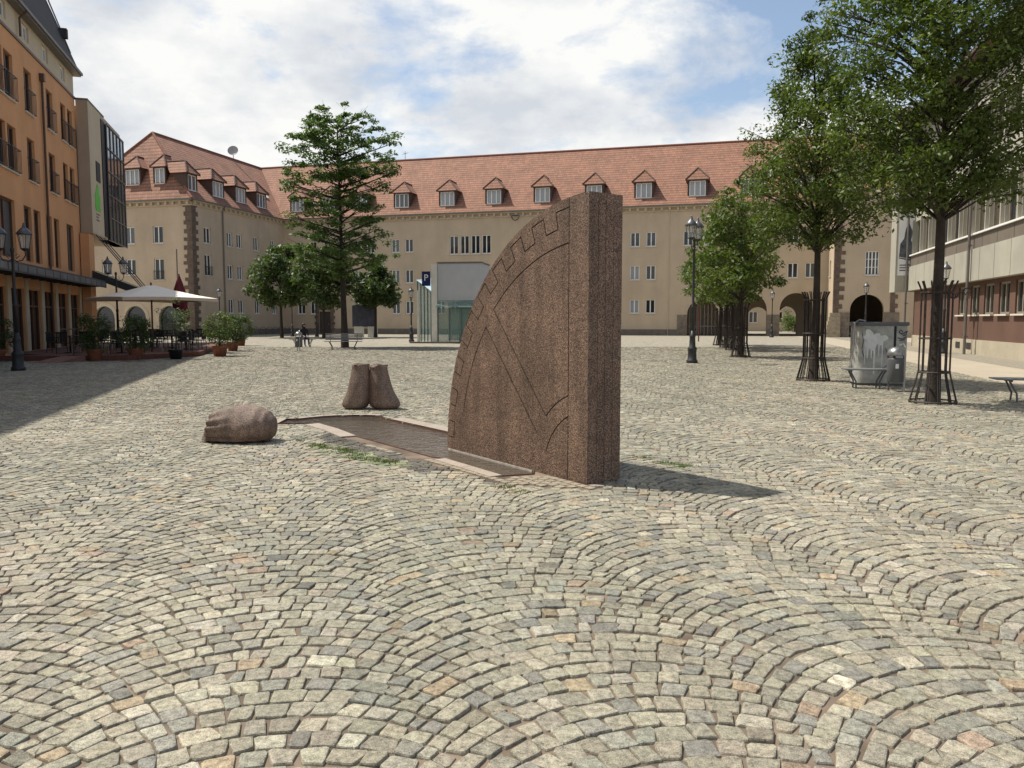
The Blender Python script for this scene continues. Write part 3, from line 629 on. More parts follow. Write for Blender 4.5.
for gr in CUT:
    gme = gr.mesh('groove_cutter', [M_gran, M_groove_dark]); gme.polygons.foreach_set('material_index', [1]*len(gme.polygons))
    bm = bmesh.new(); bm.from_mesh(gme); bmesh.ops.recalc_face_normals(bm, faces=bm.faces); bm.to_mesh(gme); bm.free()
    gobj = bpy.data.objects.new('groove_cutter', gme); COL.objects.link(gobj); gobj.matrix_world = Matrix.Translation(mroot.location) @ Matrix.Rotation(mroot.rotation_euler.z, 4, 'Z')
    bo = slab.modifiers.new('grooves', 'BOOLEAN'); bo.operation = 'DIFFERENCE'; bo.solver = 'EXACT'; bo.use_self = True; bo.material_mode = 'TRANSFER'; bo.object = gobj
    bpy.context.view_layer.update()
    dg = bpy.context.evaluated_depsgraph_get(); nm = bpy.data.meshes.new_from_object(slab.evaluated_get(dg)); slab.modifiers.clear(); slab.data = nm
    bpy.data.objects.remove(gobj)
bvm = slab.modifiers.new('edge', 'BEVEL'); bvm.width = 0.006; bvm.segments = 2; bvm.limit_method = 'ANGLE'; bvm.angle_limit = R(60)
# pale waterline and stepped foot at the far end
mb = MB(); mb.box(0.9, -nside*0.008, -0.03, RXM-.02, nside*.0, -0.008) if nside > 0 else mb.box(0.9, 0, -0.03, RXM-.02, 0.008, -0.008)
part('lime_line', mb, mat('lime_scale', (0.42, 0.38, 0.34), .6, .4, 9, .2, 60), mroot)

# ================================================================= STONE SACKS
def blob(name, prof_fn, nu, nv_, parent, m):
    V_ = []; F_ = []
    for i in range(nu+1):
        for j in range(nv_): V_.append(prof_fn(i/nu, 2*PI*j/nv_))
    for i in range(nu):
        for j in range(nv_): F_.append((i*nv_+j, i*nv_+(j+1) % nv_, (i+1)*nv_+(j+1) % nv_, (i+1)*nv_+j))
    F_.append(tuple(range(nv_))[::-1]); F_.append(tuple(nu*nv_+j for j in range(nv_)))
    mb_ = MB(); mb_.add(V_, F_); me_ = mb_.mesh(name, m, True)
    b_ = bmesh.new(); b_.from_mesh(me_); bmesh.ops.recalc_face_normals(b_, faces=b_.faces); b_.to_mesh(me_); b_.free()
    o = part(name, me_, None, parent); return o
def lying(u, t):
    x = -0.45 + 0.94*u
    key = [(0,.02),(.03,.13),(.07,.20),(.13,.225),(.22,.245),(.4,.275),(.58,.285),(.74,.265),(.87,.215),(.95,.14),(.985,.08),(1,.02)]
    for i in range(len(key)-1):
        if key[i][0] <= u <= key[i+1][0]: f = (u-key[i][0])/(key[i+1][0]-key[i][0]); f = f*f*(3-2*f) if i not in (0, len(key)-2) else f; r = key[i][1]+(key[i+1][1]-key[i][1])*f; break
    pleat = max(0, 1-u/.5)**1.3
    r *= 1 + 0.26*pleat*(abs(math.sin(5.5*t+1.2*math.sin(2*t)+u*2))-.5) + 0.03*math.sin(3*t+6*u) + .012*math.sin(17*u+3*t)
    y = r*1.08*math.cos(t); z = 0.25 + r*0.98*math.sin(t) - .015*pleat
    fold = .035*math.exp(-((z-.10)/.03)**2)*(1 if u < .8 else .3); y -= fold*(1 if math.cos(t) < 0 else -1)*-1*.6
    if z < .09: z = .09 + (z-.09)*.4; y *= 1.10
    return (x + .05*math.sin(t)*pleat - (.05*pleat if z < .12 else 0), y, max(-.01, z-0.05))
t1 = thing('stone_sack', 'single carved stone sack lying on its side with a pleated mouth, left of the basin', 'stone sack', G(241,441), R(-4), 'carved stone sacks around the basin')
blob('sack_body', lying, 44, 56, t1, M_sack)
def upright(sgn):
    def f(u, t):
        z = 0.79*u
        key = [(0,.13),(.03,.185),(.10,.215),(.2,.220),(.35,.210),(.6,.185),(.8,.160),(.92,.150),(1,.155)]
        for i in range(len(key)-1):
            if key[i][0] <= u <= key[i+1][0]: q = (u-key[i][0])/(key[i+1][0]-key[i][0]); w_ = key[i][1]+(key[i+1][1]-key[i][1])*q; break
        toe = math.exp(-((u-.08)/0.20)**2)*0.045*max(0, math.cos(t - (0 if sgn > 0 else PI)))
        r = 1 + 0.04*math.sin(2*t+3*u+sgn) + 0.028*math.sin(6*t+u*3)*(1-.5*u) + .02*math.sin(9*u+t*2)
        return (w_*r*math.cos(t) + sgn*toe - sgn*0.10*u - sgn*.02*math.sin(u*PI), w_*r*math.sin(t), z + .02*math.sin(4*t)*u**4)
    return f
for px_, sg, lb in ((356, -1, 'left one of the two upright stone sacks leaning together behind the basin'), (384.8, 1, 'right one of the two upright stone sacks leaning together behind the basin')):
    g = G(px_, 408.5); t2 = thing('stone_sack', lb, 'stone sack', g, R(-8), 'carved stone sacks around the basin')
    o = blob('sack_body', upright(sg), 36, 40, t2, M_sack)
    if sg > 0: o.scale = (1.10, 1.08, .99)
    mb = MB(); r0 = .140
    V_ = []; nn_ = 30
    for i in range(nn_):
        a = 2*PI*i/nn_; rj = 1+.10*math.sin(5*a+sg)
        V_.append((r0*rj*math.cos(a), r0*.92*rj*math.sin(a), 0))
    mb.tube(V_+[V_[0], V_[1]], .016, 6); part('rolled_rim', mb, M_sack, t2, True, (-sg*.10, 0, .80 if sg < 0 else .785))
    o = t2.children
# ================================================================= FACADE KIT
def facade(mb, O, dx, W_, z0, z1, openings, depth=0.22, mi=0, nrm=None, mi_rev=None):
    """wall sheet with real openings: O origin (x,y), dx unit direction to the right, outward = right-hand side; openings (x0,x1,z0,z1,arch)"""
    dx = Vector((dx[0], dx[1], 0)).normalized(); out = Vector((dx.y, -dx.x, 0)); O = Vector((O[0], O[1], 0)); rv = mi if mi_rev is None else mi_rev
    P = lambda x, z, d=0.0: O + dx*x - out*d + Vector((0,0,z))
    xs = sorted({0.0, W_, *[max(0, min(W_, round(v, 4))) for o in openings for v in o[:2]]}); zs = sorted({z0, z1, *[max(z0, min(z1, round(v, 4))) for o in openings for v in o[2:4]]})
    for i in range(len(xs)-1):
        for j in range(len(zs)-1):
            cx_, cz_ = (xs[i]+xs[i+1])/2, (zs[j]+zs[j+1])/2
            if any(o[0] < cx_ < o[1] and o[2] < cz_ < o[3] for o in openings): continue
            mb.quad(P(xs[i], zs[j]), P(xs[i+1], zs[j]), P(xs[i+1], zs[j+1]), P(xs[i], zs[j+1]), mi)
    for o in openings:
        a, b, c, d = o[:4]; arch = len(o) > 4 and o[4]
        if not arch:
            mb.quad(P(a,c), P(a,d), P(a,d,depth), P(a,c,depth), rv); mb.quad(P(b,d), P(b,c), P(b,c,depth), P(b,d,depth), rv)
            mb.quad(P(a,d), P(b,d), P(b,d,depth), P(a,d,depth), rv); mb.quad(P(b,c), P(a,c), P(a,c,depth), P(b,c,depth), rv)
        else:
            r = (b-a)/2; zc = d - r; xm = (a+b)/2; n_ = 16
            pts = [(xm - r*math.cos(PI*k/n_), zc + r*math.sin(PI*k/n_)) for k in range(n_+1)]
            for k in range(n_):
                p, q = pts[k], pts[k+1]; mb.quad(P(*p), P(*q), P(q[0], d), P(p[0], d), mi)
                mb.quad(P(*p), P(p[0], p[1], depth), P(q[0], q[1], depth), P(*q), rv)
            mb.quad(P(a,c), P(a,zc), P(a,zc,depth), P(a,c,depth), rv); mb.quad(P(b,zc), P(b,c), P(b,c,depth), P(b,zc,depth), rv)
WIN = {}
def window_meshes(w_, h_, style, fm, gm):
    key = (round(w_, 2), round(h_, 2), style, fm.name, gm.name)
    if key in WIN: return WIN[key]
    f = MB(); t_ = 0.09
    f.box(-w_/2, -.03, 0, -w_/2+t_, .03, h_); f.box(w_/2-t_, -.03, 0, w_/2, .03, h_); f.box(-w_/2+t_, -.03, 0, w_/2-t_, .03, t_); f.box(-w_/2+t_, -.03, h_-t_, w_/2-t_, .03, h_)
    n_ = {'two': 2, 'four': 4, 'one': 1, 'three': 3, 'grid': 4}[style]
    for k in range(1, n_): x = -w_/2 + w_*k/n_; f.box(x-.05, -.035, t_, x+.05, .028, h_-t_)
    if style == 'grid':
        for k in (1, 2): f.box(-w_/2+t_, -.025, h_*k/3-.025, w_/2-t_, .025, h_*k/3+.025)
    g = MB(); g.box(-w_/2+.03, .032, .03, w_/2-.03, .045, h_-.03)
    si = MB(); si.box(-w_/2-.08, -.24, -.07, w_/2+.08, .02, 0)
    WIN[key] = (f.mesh('window', fm), g.mesh('pane', gm), si.mesh('sill', M_sill)); return WIN[key]
def window(parent, O, dx, x, z, w_, h_, style='two', fm=None, gm=None, depth=0.15, sill=True):
    fm = fm or M_white
    if gm is None: gm = random.choices([M_glass, M_glass3, M_glass2], [.58, .3, .12])[0]
    dx = Vector((dx[0], dx[1], 0)).normalized(); out = Vector((dx.y, -dx.x, 0)); a = math.atan2(dx.y, dx.x)
    fme, gme_, sme = window_meshes(w_, h_, style, fm, gm)
    p = Vector((O[0], O[1], 0)) + dx*x - out*depth + Vector((0,0,z))
    o = bpy.data.objects.new('window', fme); link(o, parent); o.location = p; o.rotation_euler = (0,0,a)
    q = bpy.data.objects.new('pane', gme_); link(q, o)
    if sill: q = bpy.data.objects.new('sill', sme); link(q, o)
    return o
# ================================================================= THE LONG TAN BUILDING
OB = G(720, 335.6); bld = thing('plastered_building', 'long tan plastered building with red tiled hip roof, dormers and arcade closing the square', 'building', OB, -ANG)
def lx(px, yoff=0.0):       # local x of the facade (offset yoff along the depth axis) seen at picture column px
    o = OB + V*yoff; return on_line(px, o, U)
def ly(px, xoff):           # local y along the wing's long side seen at column px
    o = OB + U*xoff; return on_line(px, o, V)
EAVE, RIDGE, HD = 13.2, 21.0, 7.3
XC = -50.2; YW = -16.5; XR = 40.0; XP = lx(833, -5.0)
# main front: openings
cols_ = [403, 448, 494, 542, 593, 642, 695, 748, 800]
OFM = (XC, 0.0); openings = []; wins = []
zr = [(2.3, 1.45), (5.8, 1.5), (9.25, 1.5)]
for i, c in enumerate([308, 335, 365] + cols_):
    xc_ = lx(c)
    for k, (z_, h_) in enumerate(zr):
        if k == 0 and c >= 690: continue
        if k == 2 and c in (448, 494): continue
        if c == 335 and k == 0: continue
        for s_ in (-.83, .83):
            openings.append((xc_+s_-.5-XC, xc_+s_+.5-XC, z_, z_+h_)); wins.append((xc_+s_-XC, z_, 1.0, h_, 'two'))
xa, xb = lx(449), lx(492)
for k in range(4):
    w4 = (xb-xa)/4; c_ = xa+w4*(k+.5); openings.append((c_-w4*.42-XC, c_+w4*.42-XC, 8.9, 10.95)); wins.append((c_-XC, 8.9, round(w4*.84, 2), 2.05, 'two'))
arches = []
for (a_, b_, top) in ((687, 718, 3.75), (732, 766.5, 4.3), (779.5, 812, 4.3)): arches.append((lx(a_)-XC, lx(b_)-XC, 0.0, top, True))
door_x = lx(325)-XC; openings.append((door_x-.75, door_x+.75, 0, 2.6))
mb = MB(); facade(mb, OFM, (1, 0), lx(826)-XC+.2, 0, EAVE, openings, .2)
# arches need a wall of their own thickness: rebuild that stretch
mb = MB(); xarc = lx(680)-XC
facade(mb, OFM, (1, 0), xarc, 0, EAVE, [o for o in openings if o[1] < xarc], .2)
up_o = [(a_-xarc, b_-xarc, c, d) for a_, b_, c, d in [o for o in openings if o[0] > xarc]]
facade(mb, (XC+xarc, 0), (1, 0), XP-XC-xarc, 0, EAVE, up_o + [(a_-xarc, b_-xarc, c, d, True) for a_, b_, c, d, _ in arches], .2)
# the wing at the left: long side faces the square, short side faces the camera
wl = []; wlw = []
for px_, rows_ in ((210, ((6.1, 2.1, 1.1), (9.3, 1.6, 1.1))), (232, None), (241.5, None), (258, None), (274.5, None)):
    y_ = ly(px_, XC) - YW
    for (z_, h_, w_) in (rows_ or ((2.3, 1.5, .95), (5.9, 1.5, .95), (9.3, 1.5, .95))):
        wl.append((y_-w_/2, y_+w_/2, z_, z_+h_)); wlw.append((y_, z_, w_, h_, 'two'))
facade(mb, (XC, YW), (0, 1), -YW, 0, EAVE, wl, .2)
ws = []; wsw = []
XW = XC-14.6
for px_ in (109, 133, 161):
    x_ = lx(px_, YW) - XW
    for (z_, h_, w_) in ((5.6, 2.1, 1.15) if px_ == 161 else (6.1, 1.6, 1.15), (9.2, 1.7, 1.15)):
        ws.append((x_-w_/2, x_+w_/2, z_, z_+h_)); wsw.append((x_, z_, w_, h_, 'two'))
for px_ in (105, 136, 170): x_ = lx(px_, YW)-XW; ws.append((x_-1.25, x_+1.25, 0.0, 3.0, True))
facade(mb, (XW, YW), (1, 0), 14.6, 0, EAVE, ws, .25)
facade(mb, (XW, 14.6), (0, -1), 14.6-YW, 0, EAVE, [], .2)
# portal wing at the right, standing forward
XE = XP+16
pw = [(lx(849.5, -5)-XP, lx(883.5, -5)-XP, 0.0, 3.95, True), (lx(863, -5)-XP, lx(877, -5)-XP, 5.7, 7.9), (lx(887,-5)-XP+1.2, lx(887,-5)-XP+2.4, 5.7, 7.9)]
facade(mb, (XP, -5), (1, 0), XE-XP, 0, EAVE, pw, .45)
facade(mb, (XP, 0), (0, -1), 5, 0, EAVE, [(1.6, 2.4, 9.3, 10.8), (1.6, 2.4, 5.8, 7.3)], .3)
facade(mb, (XE, -5), (0, 1), 19.6, 0, EAVE, [], .2)
# rear walls
rear_arch = [(XE-(XC+b_+1.2), XE-(XC+a_+.6), 0.0, 3.4, True) for a_, b_, c, d, _ in arches[1:]]
facade(mb, (XE, 14.6), (-1, 0), XE-XW, 0, EAVE, rear_arch, .4)
part('wall', mb, [M_plaster], bld)
# passage behind the arcade: ceiling, inner faces, back wall with smaller arches
mb = MB(); ax0, ax1 = XC+arches[0][0]-1.0, XC+arches[2][1]+1.2
mb.quad((ax0, .22, 4.7), (ax1, .22, 4.7), (ax1, 14.5, 4.7), (ax0, 14.5, 4.7))
mb.quad((ax0, .22, 0), (ax0, .22, 4.7), (ax0, 14.5, 4.7), (ax0, 14.5, 0)); mb.quad((ax1, 14.5, 0), (ax1, 14.5, 4.7), (ax1, .22, 4.7), (ax1, .22, 0))
inner = [(XC+arches[1][0]-ax0+1.7, XC+arches[1][1]-ax0+.5, 0.0, 3.0, True), (XC+arches[2][0]-ax0-.1, XC+arches[2][1]-ax0-.9, 0.0, 3.1, True)]
facade(mb, (ax0, 6.5), (1, 0), ax1-ax0, 0, 4.7, inner, .5)
part('passage_wall', mb, M_plaster_in, bld)
for i, (a_, b_, c, d, _) in enumerate(arches):      # deep reveal of every arch
    mb = MB(); r = (b_-a_)/2; zc = d-r; xm = XC+(a_+b_)/2; n_ = 18
    outl = [(xm-r, 0)] + [(xm-r*math.cos(PI*k/n_), zc+r*math.sin(PI*k/n_)) for k in range(n_+1)] + [(xm+r, 0)]
    for p, q in zip(outl[:-1], outl[1:]): mb.quad((p[0], .2, p[1]), (p[0], .75, p[1]), (q[0], .75, q[1]), (q[0], .2, q[1]))
    part('arch_reveal', mb, M_quoin, bld)
mb = MB(); m0 = XC+arches[0][0]; rp = random.Random(2)      # bars of the gate in the first arch
for k in range(9): x_ = m0 + .25 + k*.37; mb.box(x_-.04, .5, 0, x_+.04, .58, 3.2)
mb.box(m0+.05, .49, .9, m0+3.3, .59, 1.0); part('gate', mb, M_zinc, bld)
# stone piers between arches, plinths, quoins
def rough_quoin(x, y, z0, z1, w_, out, side=0):
    q = MB(); z = z0; k = 0; rq = random.Random(int(abs(x*10)+z1))
    while z < z1-.1:
        h_ = rq.uniform(.32, .46); h_ = min(h_, z1-z); ww = w_*(1.0 if k % 2 else .62)*rq.uniform(.85, 1.15); k += 1
        if out == 'x': q.box(x-ww, y-.05, z, x+.05, y+ (w_*(.62 if k % 2 else 1.0))*rq.uniform(.85, 1.1), z+h_-.015)
        else: q.box(x-.05, y-.05, z, x+ww, y+.35, z+h_-.015)
        z += h_
    return q
part('quoin', rough_quoin(XC, YW, 0.3, EAVE-.25, .95, 'x'), M_quoin, bld)
part('quoin', rough_quoin(XP, -5, 2.3, EAVE-.25, .8, 'y'), M_quoin, bld)
q = rough_quoin(lx(890,-5), -5, 2.3, EAVE-.25, .6, 'y'); part('quoin', q, M_quoin, bld)
mb = MB(); rq = random.Random(5)
def stone_patch(mb_, x0, x1, y, z0, z1, th=.07):
    z = z0
    while z < z1-.02:
        h_ = min(.36, z1-z); x = x0
        while x < x1-.02:
            w_ = min(rq.uniform(.45, .9), x1-x); mb_.box(x, y-th-rq.uniform(0, .02), z, x+w_-.012, y+.01, z+h_-.012); x += w_
        z += h_
A_ = [(XC+a_, XC+b_) for a_, b_, *_ in arches]
for x0, x1 in ((lx(677), A_[0][0]), (A_[0][1], A_[1][0]), (A_[1][1], A_[2][0]), (A_[2][1], XP)): mb = MB(); stone_patch(mb, x0, x1, 0, 0, 2.15); part('stone_base', mb, M_quoin2, bld)
pa, pb = XP+pw[0][0], XP+pw[0][1]; mb = MB(); stone_patch(mb, XP-.06, pa, -5, 0, 2.3, .12); part('stone_base', mb, M_quoin2, bld); mb = MB(); stone_patch(mb, pb, lx(899,-5), -5, 0, 2.3, .1); part('stone_base', mb, M_quoin2, bld)
mb = MB()
for k in range(6): z = k*.38; mb.box(XP-.75+k*.09, -5.5+k*.06, z, XP+.6, -4.4, z+.37)
part('buttress', mb, mat('pale_rough_stone', (.34,.28,.2), .9, .25, 3, .5, 10), bld)
mb = MB(); xd0, xd1 = XC+door_x-.75, XC+door_x+.75
mb.box(XC+.05, -.06, 0, xd0-.5, .01, .62); mb.box(xd1+.5, -.06, 0, lx(677), .01, .62); mb.box(XC-.01, YW+1, 0, XC+.06, -.07, .62); mb.box(XW, YW-.06, 0, XW+ws[-1][0]-.3, YW+.01, .3)
part('plinth', mb, M_plinth, bld)
# doorway with rough stone surround
mb = MB(); 
for s_ in (-1, 1):
    z = 0
    for k in range(8): ww = .55 if k % 2 else .38; mb.box(XC+door_x+s_*(.75+ww/2)-ww/2, -.09, z, XC+door_x+s_*(.75+ww/2)+ww/2, .02, z+.34); z += .35
mb.box(XC+door_x-1.2, -.09, 2.8, XC+door_x+1.2, .02, 3.2); part('door_surround', mb, M_quoin, bld)
mb = MB(); mb.box(xd0+.01, .14, 0, xd1-.01, .2, 2.58); o = part('door', mb, mat('dark_wood', (.05,.04,.035), .6, .2, 4), bld)
part('handle', MB().box(XC+door_x+.4, .10, 1.0, XC+door_x+.44, .138, 1.2), M_steel, o)
# arched doors on the wing's short side
for a_, b_, c, d, *_ in [o for o in ws if len(o) > 4]:
    mb = MB(); r = 1.25; xm = XW+(a_+b_)/2; pts = [(xm-r, 0)] + [(xm-r*math.cos(PI*k/12), 1.75+r*math.sin(PI*k/12)) for k in range(13)] + [(xm+r, 0)]
    mb.poly([(p[0], YW+.24, p[1]) for p in pts]); part('arched_door', mb, M_glass, bld)
    mb = MB(); r2_ = r+.38; o2 = [(xm-r2_, 0)] + [(xm-r2_*math.cos(PI*k/12), 1.75+r2_*math.sin(PI*k/12)) for k in range(13)] + [(xm+r2_, 0)]
    for k in range(len(pts)-1):
        mb.quad((o2[k][0], YW-.05, o2[k][1]), (pts[k][0], YW-.05, pts[k][1]), (pts[k+1][0], YW-.05, pts[k+1][1]), (o2[k+1][0], YW-.05, o2[k+1][1]))
        mb.quad((o2[k][0], YW-.05, o2[k][1]), (o2[k+1][0], YW-.05, o2[k+1][1]), (o2[k+1][0], YW+.01, o2[k+1][1]), (o2[k][0], YW+.01, o2[k][1]))
        mb.quad((pts[k][0], YW-.05, pts[k][1]), (pts[k][0], YW+.01, pts[k][1]), (pts[k+1][0], YW+.01, pts[k+1][1]), (pts[k+1][0], YW-.05, pts[k+1][1]))
    part('door_arch', mb, M_cornice, bld)
for x_, z_, w_, h_, st_ in wins: window(bld, OFM, (1,0), x_, z_, w_, h_, st_, gm=(M_glass if h_ > 2 else None))
for y_, z_, w_, h_, st_ in wlw: window(bld, (XC, YW), (0,1), y_, z_, w_, h_, st_)
for x_, z_, w_, h_, st_ in wsw: window(bld, (XW, YW), (1,0), x_, z_, w_, h_, st_)
for (a_, b_, z_, z2) in pw[1:]: window(bld, (XP, -5), (1,0), (a_+b_)/2, z_, b_-a_, z2-z_, 'grid', gm=M_glass3)
for (a_, b_, z_, z2) in ((1.6, 2.4, 9.3, 10.8), (1.6, 2.4, 5.8, 7.3)): window(bld, (XP, 0), (0,-1), 2.0, z_, .8, z2-z_, 'two')
# small balcony rails under the tall windows
for (O_w, d_w, x_, z_) in (((XC, YW), (0,1), wlw[0][0], 6.1), ((XW, YW), (1,0), wsw[4][0], 5.6)):
    mb = MB(); 
    for k in range(9): mb.box(-.6+k*.15-.01, -.03, 0, -.6+k*.15+.01, -.01, .85)
    mb.box(-.62, -.035, .85, .62, -.005, .9); mb.box(-.62, -.035, .03, .62, -.005, .07)
    dd = Vector((*d_w, 0)); ou = Vector((dd.y, -dd.x, 0)); part('balcony_rail', mb, M_dark, bld, loc=Vector((*O_w, 0))+dd*x_+ou*.06+Vector((0,0,z_)), rot=math.atan2(dd.y, dd.x))
# cornice with brackets + gutters
def cornice(O2, d2, W2, e0=.0, e1=.0):
    d2 = Vector((*d2, 0)); ou = Vector((d2.y, -d2.x, 0)); c = MB(); g = MB()
    c.box(-e0, -.30, EAVE-.02, W2+e1, .0, EAVE+.13); c.box(-e0*.3, -.1, EAVE-.42, W2+e1*.3, .0, EAVE-.30)
    k = .35
    while k < W2: c.box(k-.11, -.24, EAVE-.30, k+.11, .0, EAVE-.02); k += .82
    g.box(-e0-.1, -.46, EAVE+.10, W2+e1+.1, -.31, EAVE+.24)
    M_ = Matrix.Translation(Vector((*O2, 0))) @ Matrix.Rotation(math.atan2(d2.y, d2.x), 4, 'Z')
    c.xf(M_); g.xf(M_); part('cornice', c, M_cornice, bld); part('gutter', g, M_zinc, bld)
cornice((XC+.3, 0), (1,0), XP-XC-.3); cornice((XC, YW), (0,1), -YW-.3, .3); cornice((XW, YW), (1,0), 14.6, .3, .3); cornice((XP, -5), (1,0), XE-XP, .3, .3); cornice((XP, 0), (0,-1), 4.7)
# roofs
rf = MB(); OV = .45; ZE = EAVE+.16; sl = (RIDGE-ZE)/(HD+OV)
def rquad(pts):      # first two points lie on the eave
    a, b = Vector(pts[0]), Vector(pts[1]); e = (b-a).normalized(); nrm_ = e.cross(Vector(pts[-1])-a).normalized(); s_ = nrm_.cross(e)
    uv = [((Vector(p)-a).dot(e)+7, (Vector(p)-a).dot(s_)) for p in pts]
    rf.poly(pts, 0, uv)
XRg = XW+HD; y0r = YW+3.9
rquad([(XC+OV, -OV, ZE), (XE, -OV, ZE), (XE, HD, RIDGE), (XRg, HD, RIDGE)] if False else [(XC+OV, -OV, ZE), (XE-1, -OV, ZE), (XE-8, HD, RIDGE), (XRg, HD, RIDGE)])
rquad([(XE-1, 14.6+OV, ZE), (XW-OV, 14.6+OV, ZE), (XRg, HD, RIDGE), (XE-8, HD, RIDGE)])
rquad([(XE-1, -OV, ZE), (XE-1, 14.6+OV, ZE), (XE-8, HD, RIDGE)])
rquad([(XC+OV, YW-OV, ZE), (XC+OV, -OV, ZE), (XRg, HD, RIDGE), (XRg, y0r, RIDGE)])
rquad([(XW-OV, 14.6+OV, ZE), (XW-OV, YW-OV, ZE), (XRg, y0r, RIDGE), (XRg, HD, RIDGE)])
rquad([(XW-OV, YW-OV, ZE), (XC+OV, YW-OV, ZE), (XRg, y0r, RIDGE)])
xm_ = (XP+XE)/2; rquad([(XP-OV, 0, ZE), (XP-OV, -5-OV, ZE), (xm_, 2.5, RIDGE-.3), (xm_, HD-.4, RIDGE-.3)]); rquad([(XP-OV, -5-OV, ZE), (XE+OV, -5-OV, ZE), (xm_, 2.5, RIDGE-.3)]); rquad([(XE+OV, -5-OV, ZE), (XE+OV, 4, ZE), (xm_, HD-.4, RIDGE-.3), (xm_, 2.5, RIDGE-.3)])
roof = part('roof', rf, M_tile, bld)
rc = MB()
rc.tube([(XRg, y0r, RIDGE+.03), (XRg, HD, RIDGE+.03)], .13, 8); rc.tube([(XRg, HD, RIDGE+.03), (XE-8, HD, RIDGE+.03)], .13, 8)
for p in ((XC+OV, YW-OV), (XW-OV, YW-OV)): rc.tube([(p[0], p[1], ZE+.03), (XRg, y0r, RIDGE+.03)], .13, 8)
part('ridge_tiles', rc, mat('ridge_terracotta', (.20,.085,.058), .85, .25, 8), roof)
# dormers
def dormer(O2, d2, x_, w_=2.0, set_=.55, slope=None):
    slope = slope or sl; d2 = Vector((*d2, 0)); a = math.atan2(d2.y, d2.x); zb = ZE + slope*(OV+set_) - .1
    base = Vector((*O2, 0)) + d2*x_ + Vector((0,0,0)); h_ = 1.75
    dm = MB(); zt = zb+h_; back = (zt - ZE)/slope - OV
    dm.quad((-w_/2, set_, zb-.2), (-w_/2+.18, set_, zb-.2), (-w_/2+.18, set_, zt), (-w_/2, set_, zt)); dm.quad((w_/2-.18, set_, zb-.2), (w_/2, set_, zb-.2), (w_/2, set_, zt), (w_/2-.18, set_, zt))
    dm.quad((-w_/2+.18, set_, zt-.12), (w_/2-.18, set_, zt-.12), (w_/2-.18, set_, zt), (-w_/2+.18, set_, zt)); dm.quad((-w_/2+.18, set_, zb-.2), (w_/2-.18, set_, zb-.2), (w_/2-.18, set_, zb+.08), (-w_/2+.18, set_, zb+.08))
    for s_ in (-1, 1): dm.poly([(s_*w_/2, set_, zb-.2), (s_*w_/2, set_, zt), (s_*w_/2, back+.1, zt)][::s_])
    d = part('dormer', dm, mat('dark_dormer_cladding', (.075,.045,.035), .8, .2, 4), bld, loc=base, rot=a)
    r_ = MB(); wo_ = w_/2+.22; zr_ = zt+1.3; fy = set_-.22
    def rq_(pts):
        A, B = Vector(pts[0]), Vector(pts[1]); e = (B-A).normalized(); nr2 = e.cross(Vector(pts[-1])-A).normalized(); s3 = nr2.cross(e)
        r_.poly(pts, 0, [((Vector(p)-A).dot(e), (Vector(p)-A).dot(s3)) for p in pts])
    by = (zr_-ZE)/slope - OV; bl_ = (zt-ZE)/slope-OV; pk = fy+.95
    rq_([(-wo_, fy, zt), (wo_, fy, zt), (0, pk, zr_)])
    rq_([(wo_, fy, zt), (wo_, bl_+.05, zt), (0, by+.1, zr_), (0, pk, zr_)]); rq_([(-wo_, bl_+.05, zt), (-wo_, fy, zt), (0, pk, zr_), (0, by+.1, zr_)])
    r_.quad((-wo_, fy, zt-.001), (-wo_, bl_, zt-.001), (wo_, bl_, zt-.001), (wo_, fy, zt-.001))
    part('dormer_roof', r_, M_tile, d)
    hp_ = MB()
    for s_ in (-1, 1): hp_.tube([(s_*wo_, fy, zt+.03), (0, pk, zr_+.03)], .07, 6)
    hp_.tube([(0, pk, zr_+.03), (0, by+.1, zr_+.03)], .07, 6); part('hip_tiles', hp_, M_fascia, d)
    part('fascia', MB().box(-wo_, fy-.03, zt-.11, wo_, fy-.003, zt-.004), M_fascia, d)
    o = window(d, (0, 0), (1, 0), 0, zb+.08, w_-.36, zt-zb-.2, 'three' if w_ > 1.7 else 'two', gm=random.choice([M_glass2, M_glass3, M_glass2]), depth=set_+.06, sill=True); o.name = 'dormer_window'
for c in [300, 330, 362] + cols_ + [850]:
    dormer((XC, 0), (1, 0), lx(c, .5)-XC, 2.0)
for px_ in (134, 161): dormer((XW, YW), (1,0), lx(px_, YW)-XW, 2.0 if px_ == 134 else 1.5, slope=(RIDGE-ZE)/(3.9+OV))
for px_ in (204, 229, 251, 271): dormer((XC, YW), (0,1), ly(px_, XC+.3)-YW, 2.1 if px_ != 204 else 1.6)
# downpipes, skylight, dish, aerial
mb = MB(); y_ = ly(225, XC); mb.tube([(XC+.12, y_, 0), (XC+.12, y_, EAVE-.4), (XC+.4, y_, EAVE+.1)], .07, 8); part('downpipe', mb, M_zinc, bld)
mb = MB(); x_ = lx(668); mb.tube([(x_, -.1, 0), (x_, -.1, EAVE-.1)], .03, 6); part('lightning_rod', mb, M_plaster_in, bld)
def on_roof(x, y): return RIDGE - abs(y-HD)*sl
mb = MB(); y_ = ly(268, XC-2.5); zz_ = ZE + (OV+2.6)*sl; mb.box(-.45, -.35, -.05, .45, .35, .08); part('skylight', mb, M_white, bld, loc=(XC-2.5, y_, zz_), rot=(0, math.atan(sl), 0))
dish = MB(); 
for r_, z_ in ((0,0),): pass
prof_d = [(0.02, 0), (.3, .03), (.5, .09), (.62, .17), (.63, .18), (.5, .11), (.3, .05), (.02, .02)]
dish.lathe(prof_d, n=20); dd = part('satellite_dish', dish, mat('grey_dish', (.3,.3,.3), .5, .1, 3), bld, True, loc=(XRg, ly(238, XRg), RIDGE+1.0), rot=(R(70), 0, R(20)))
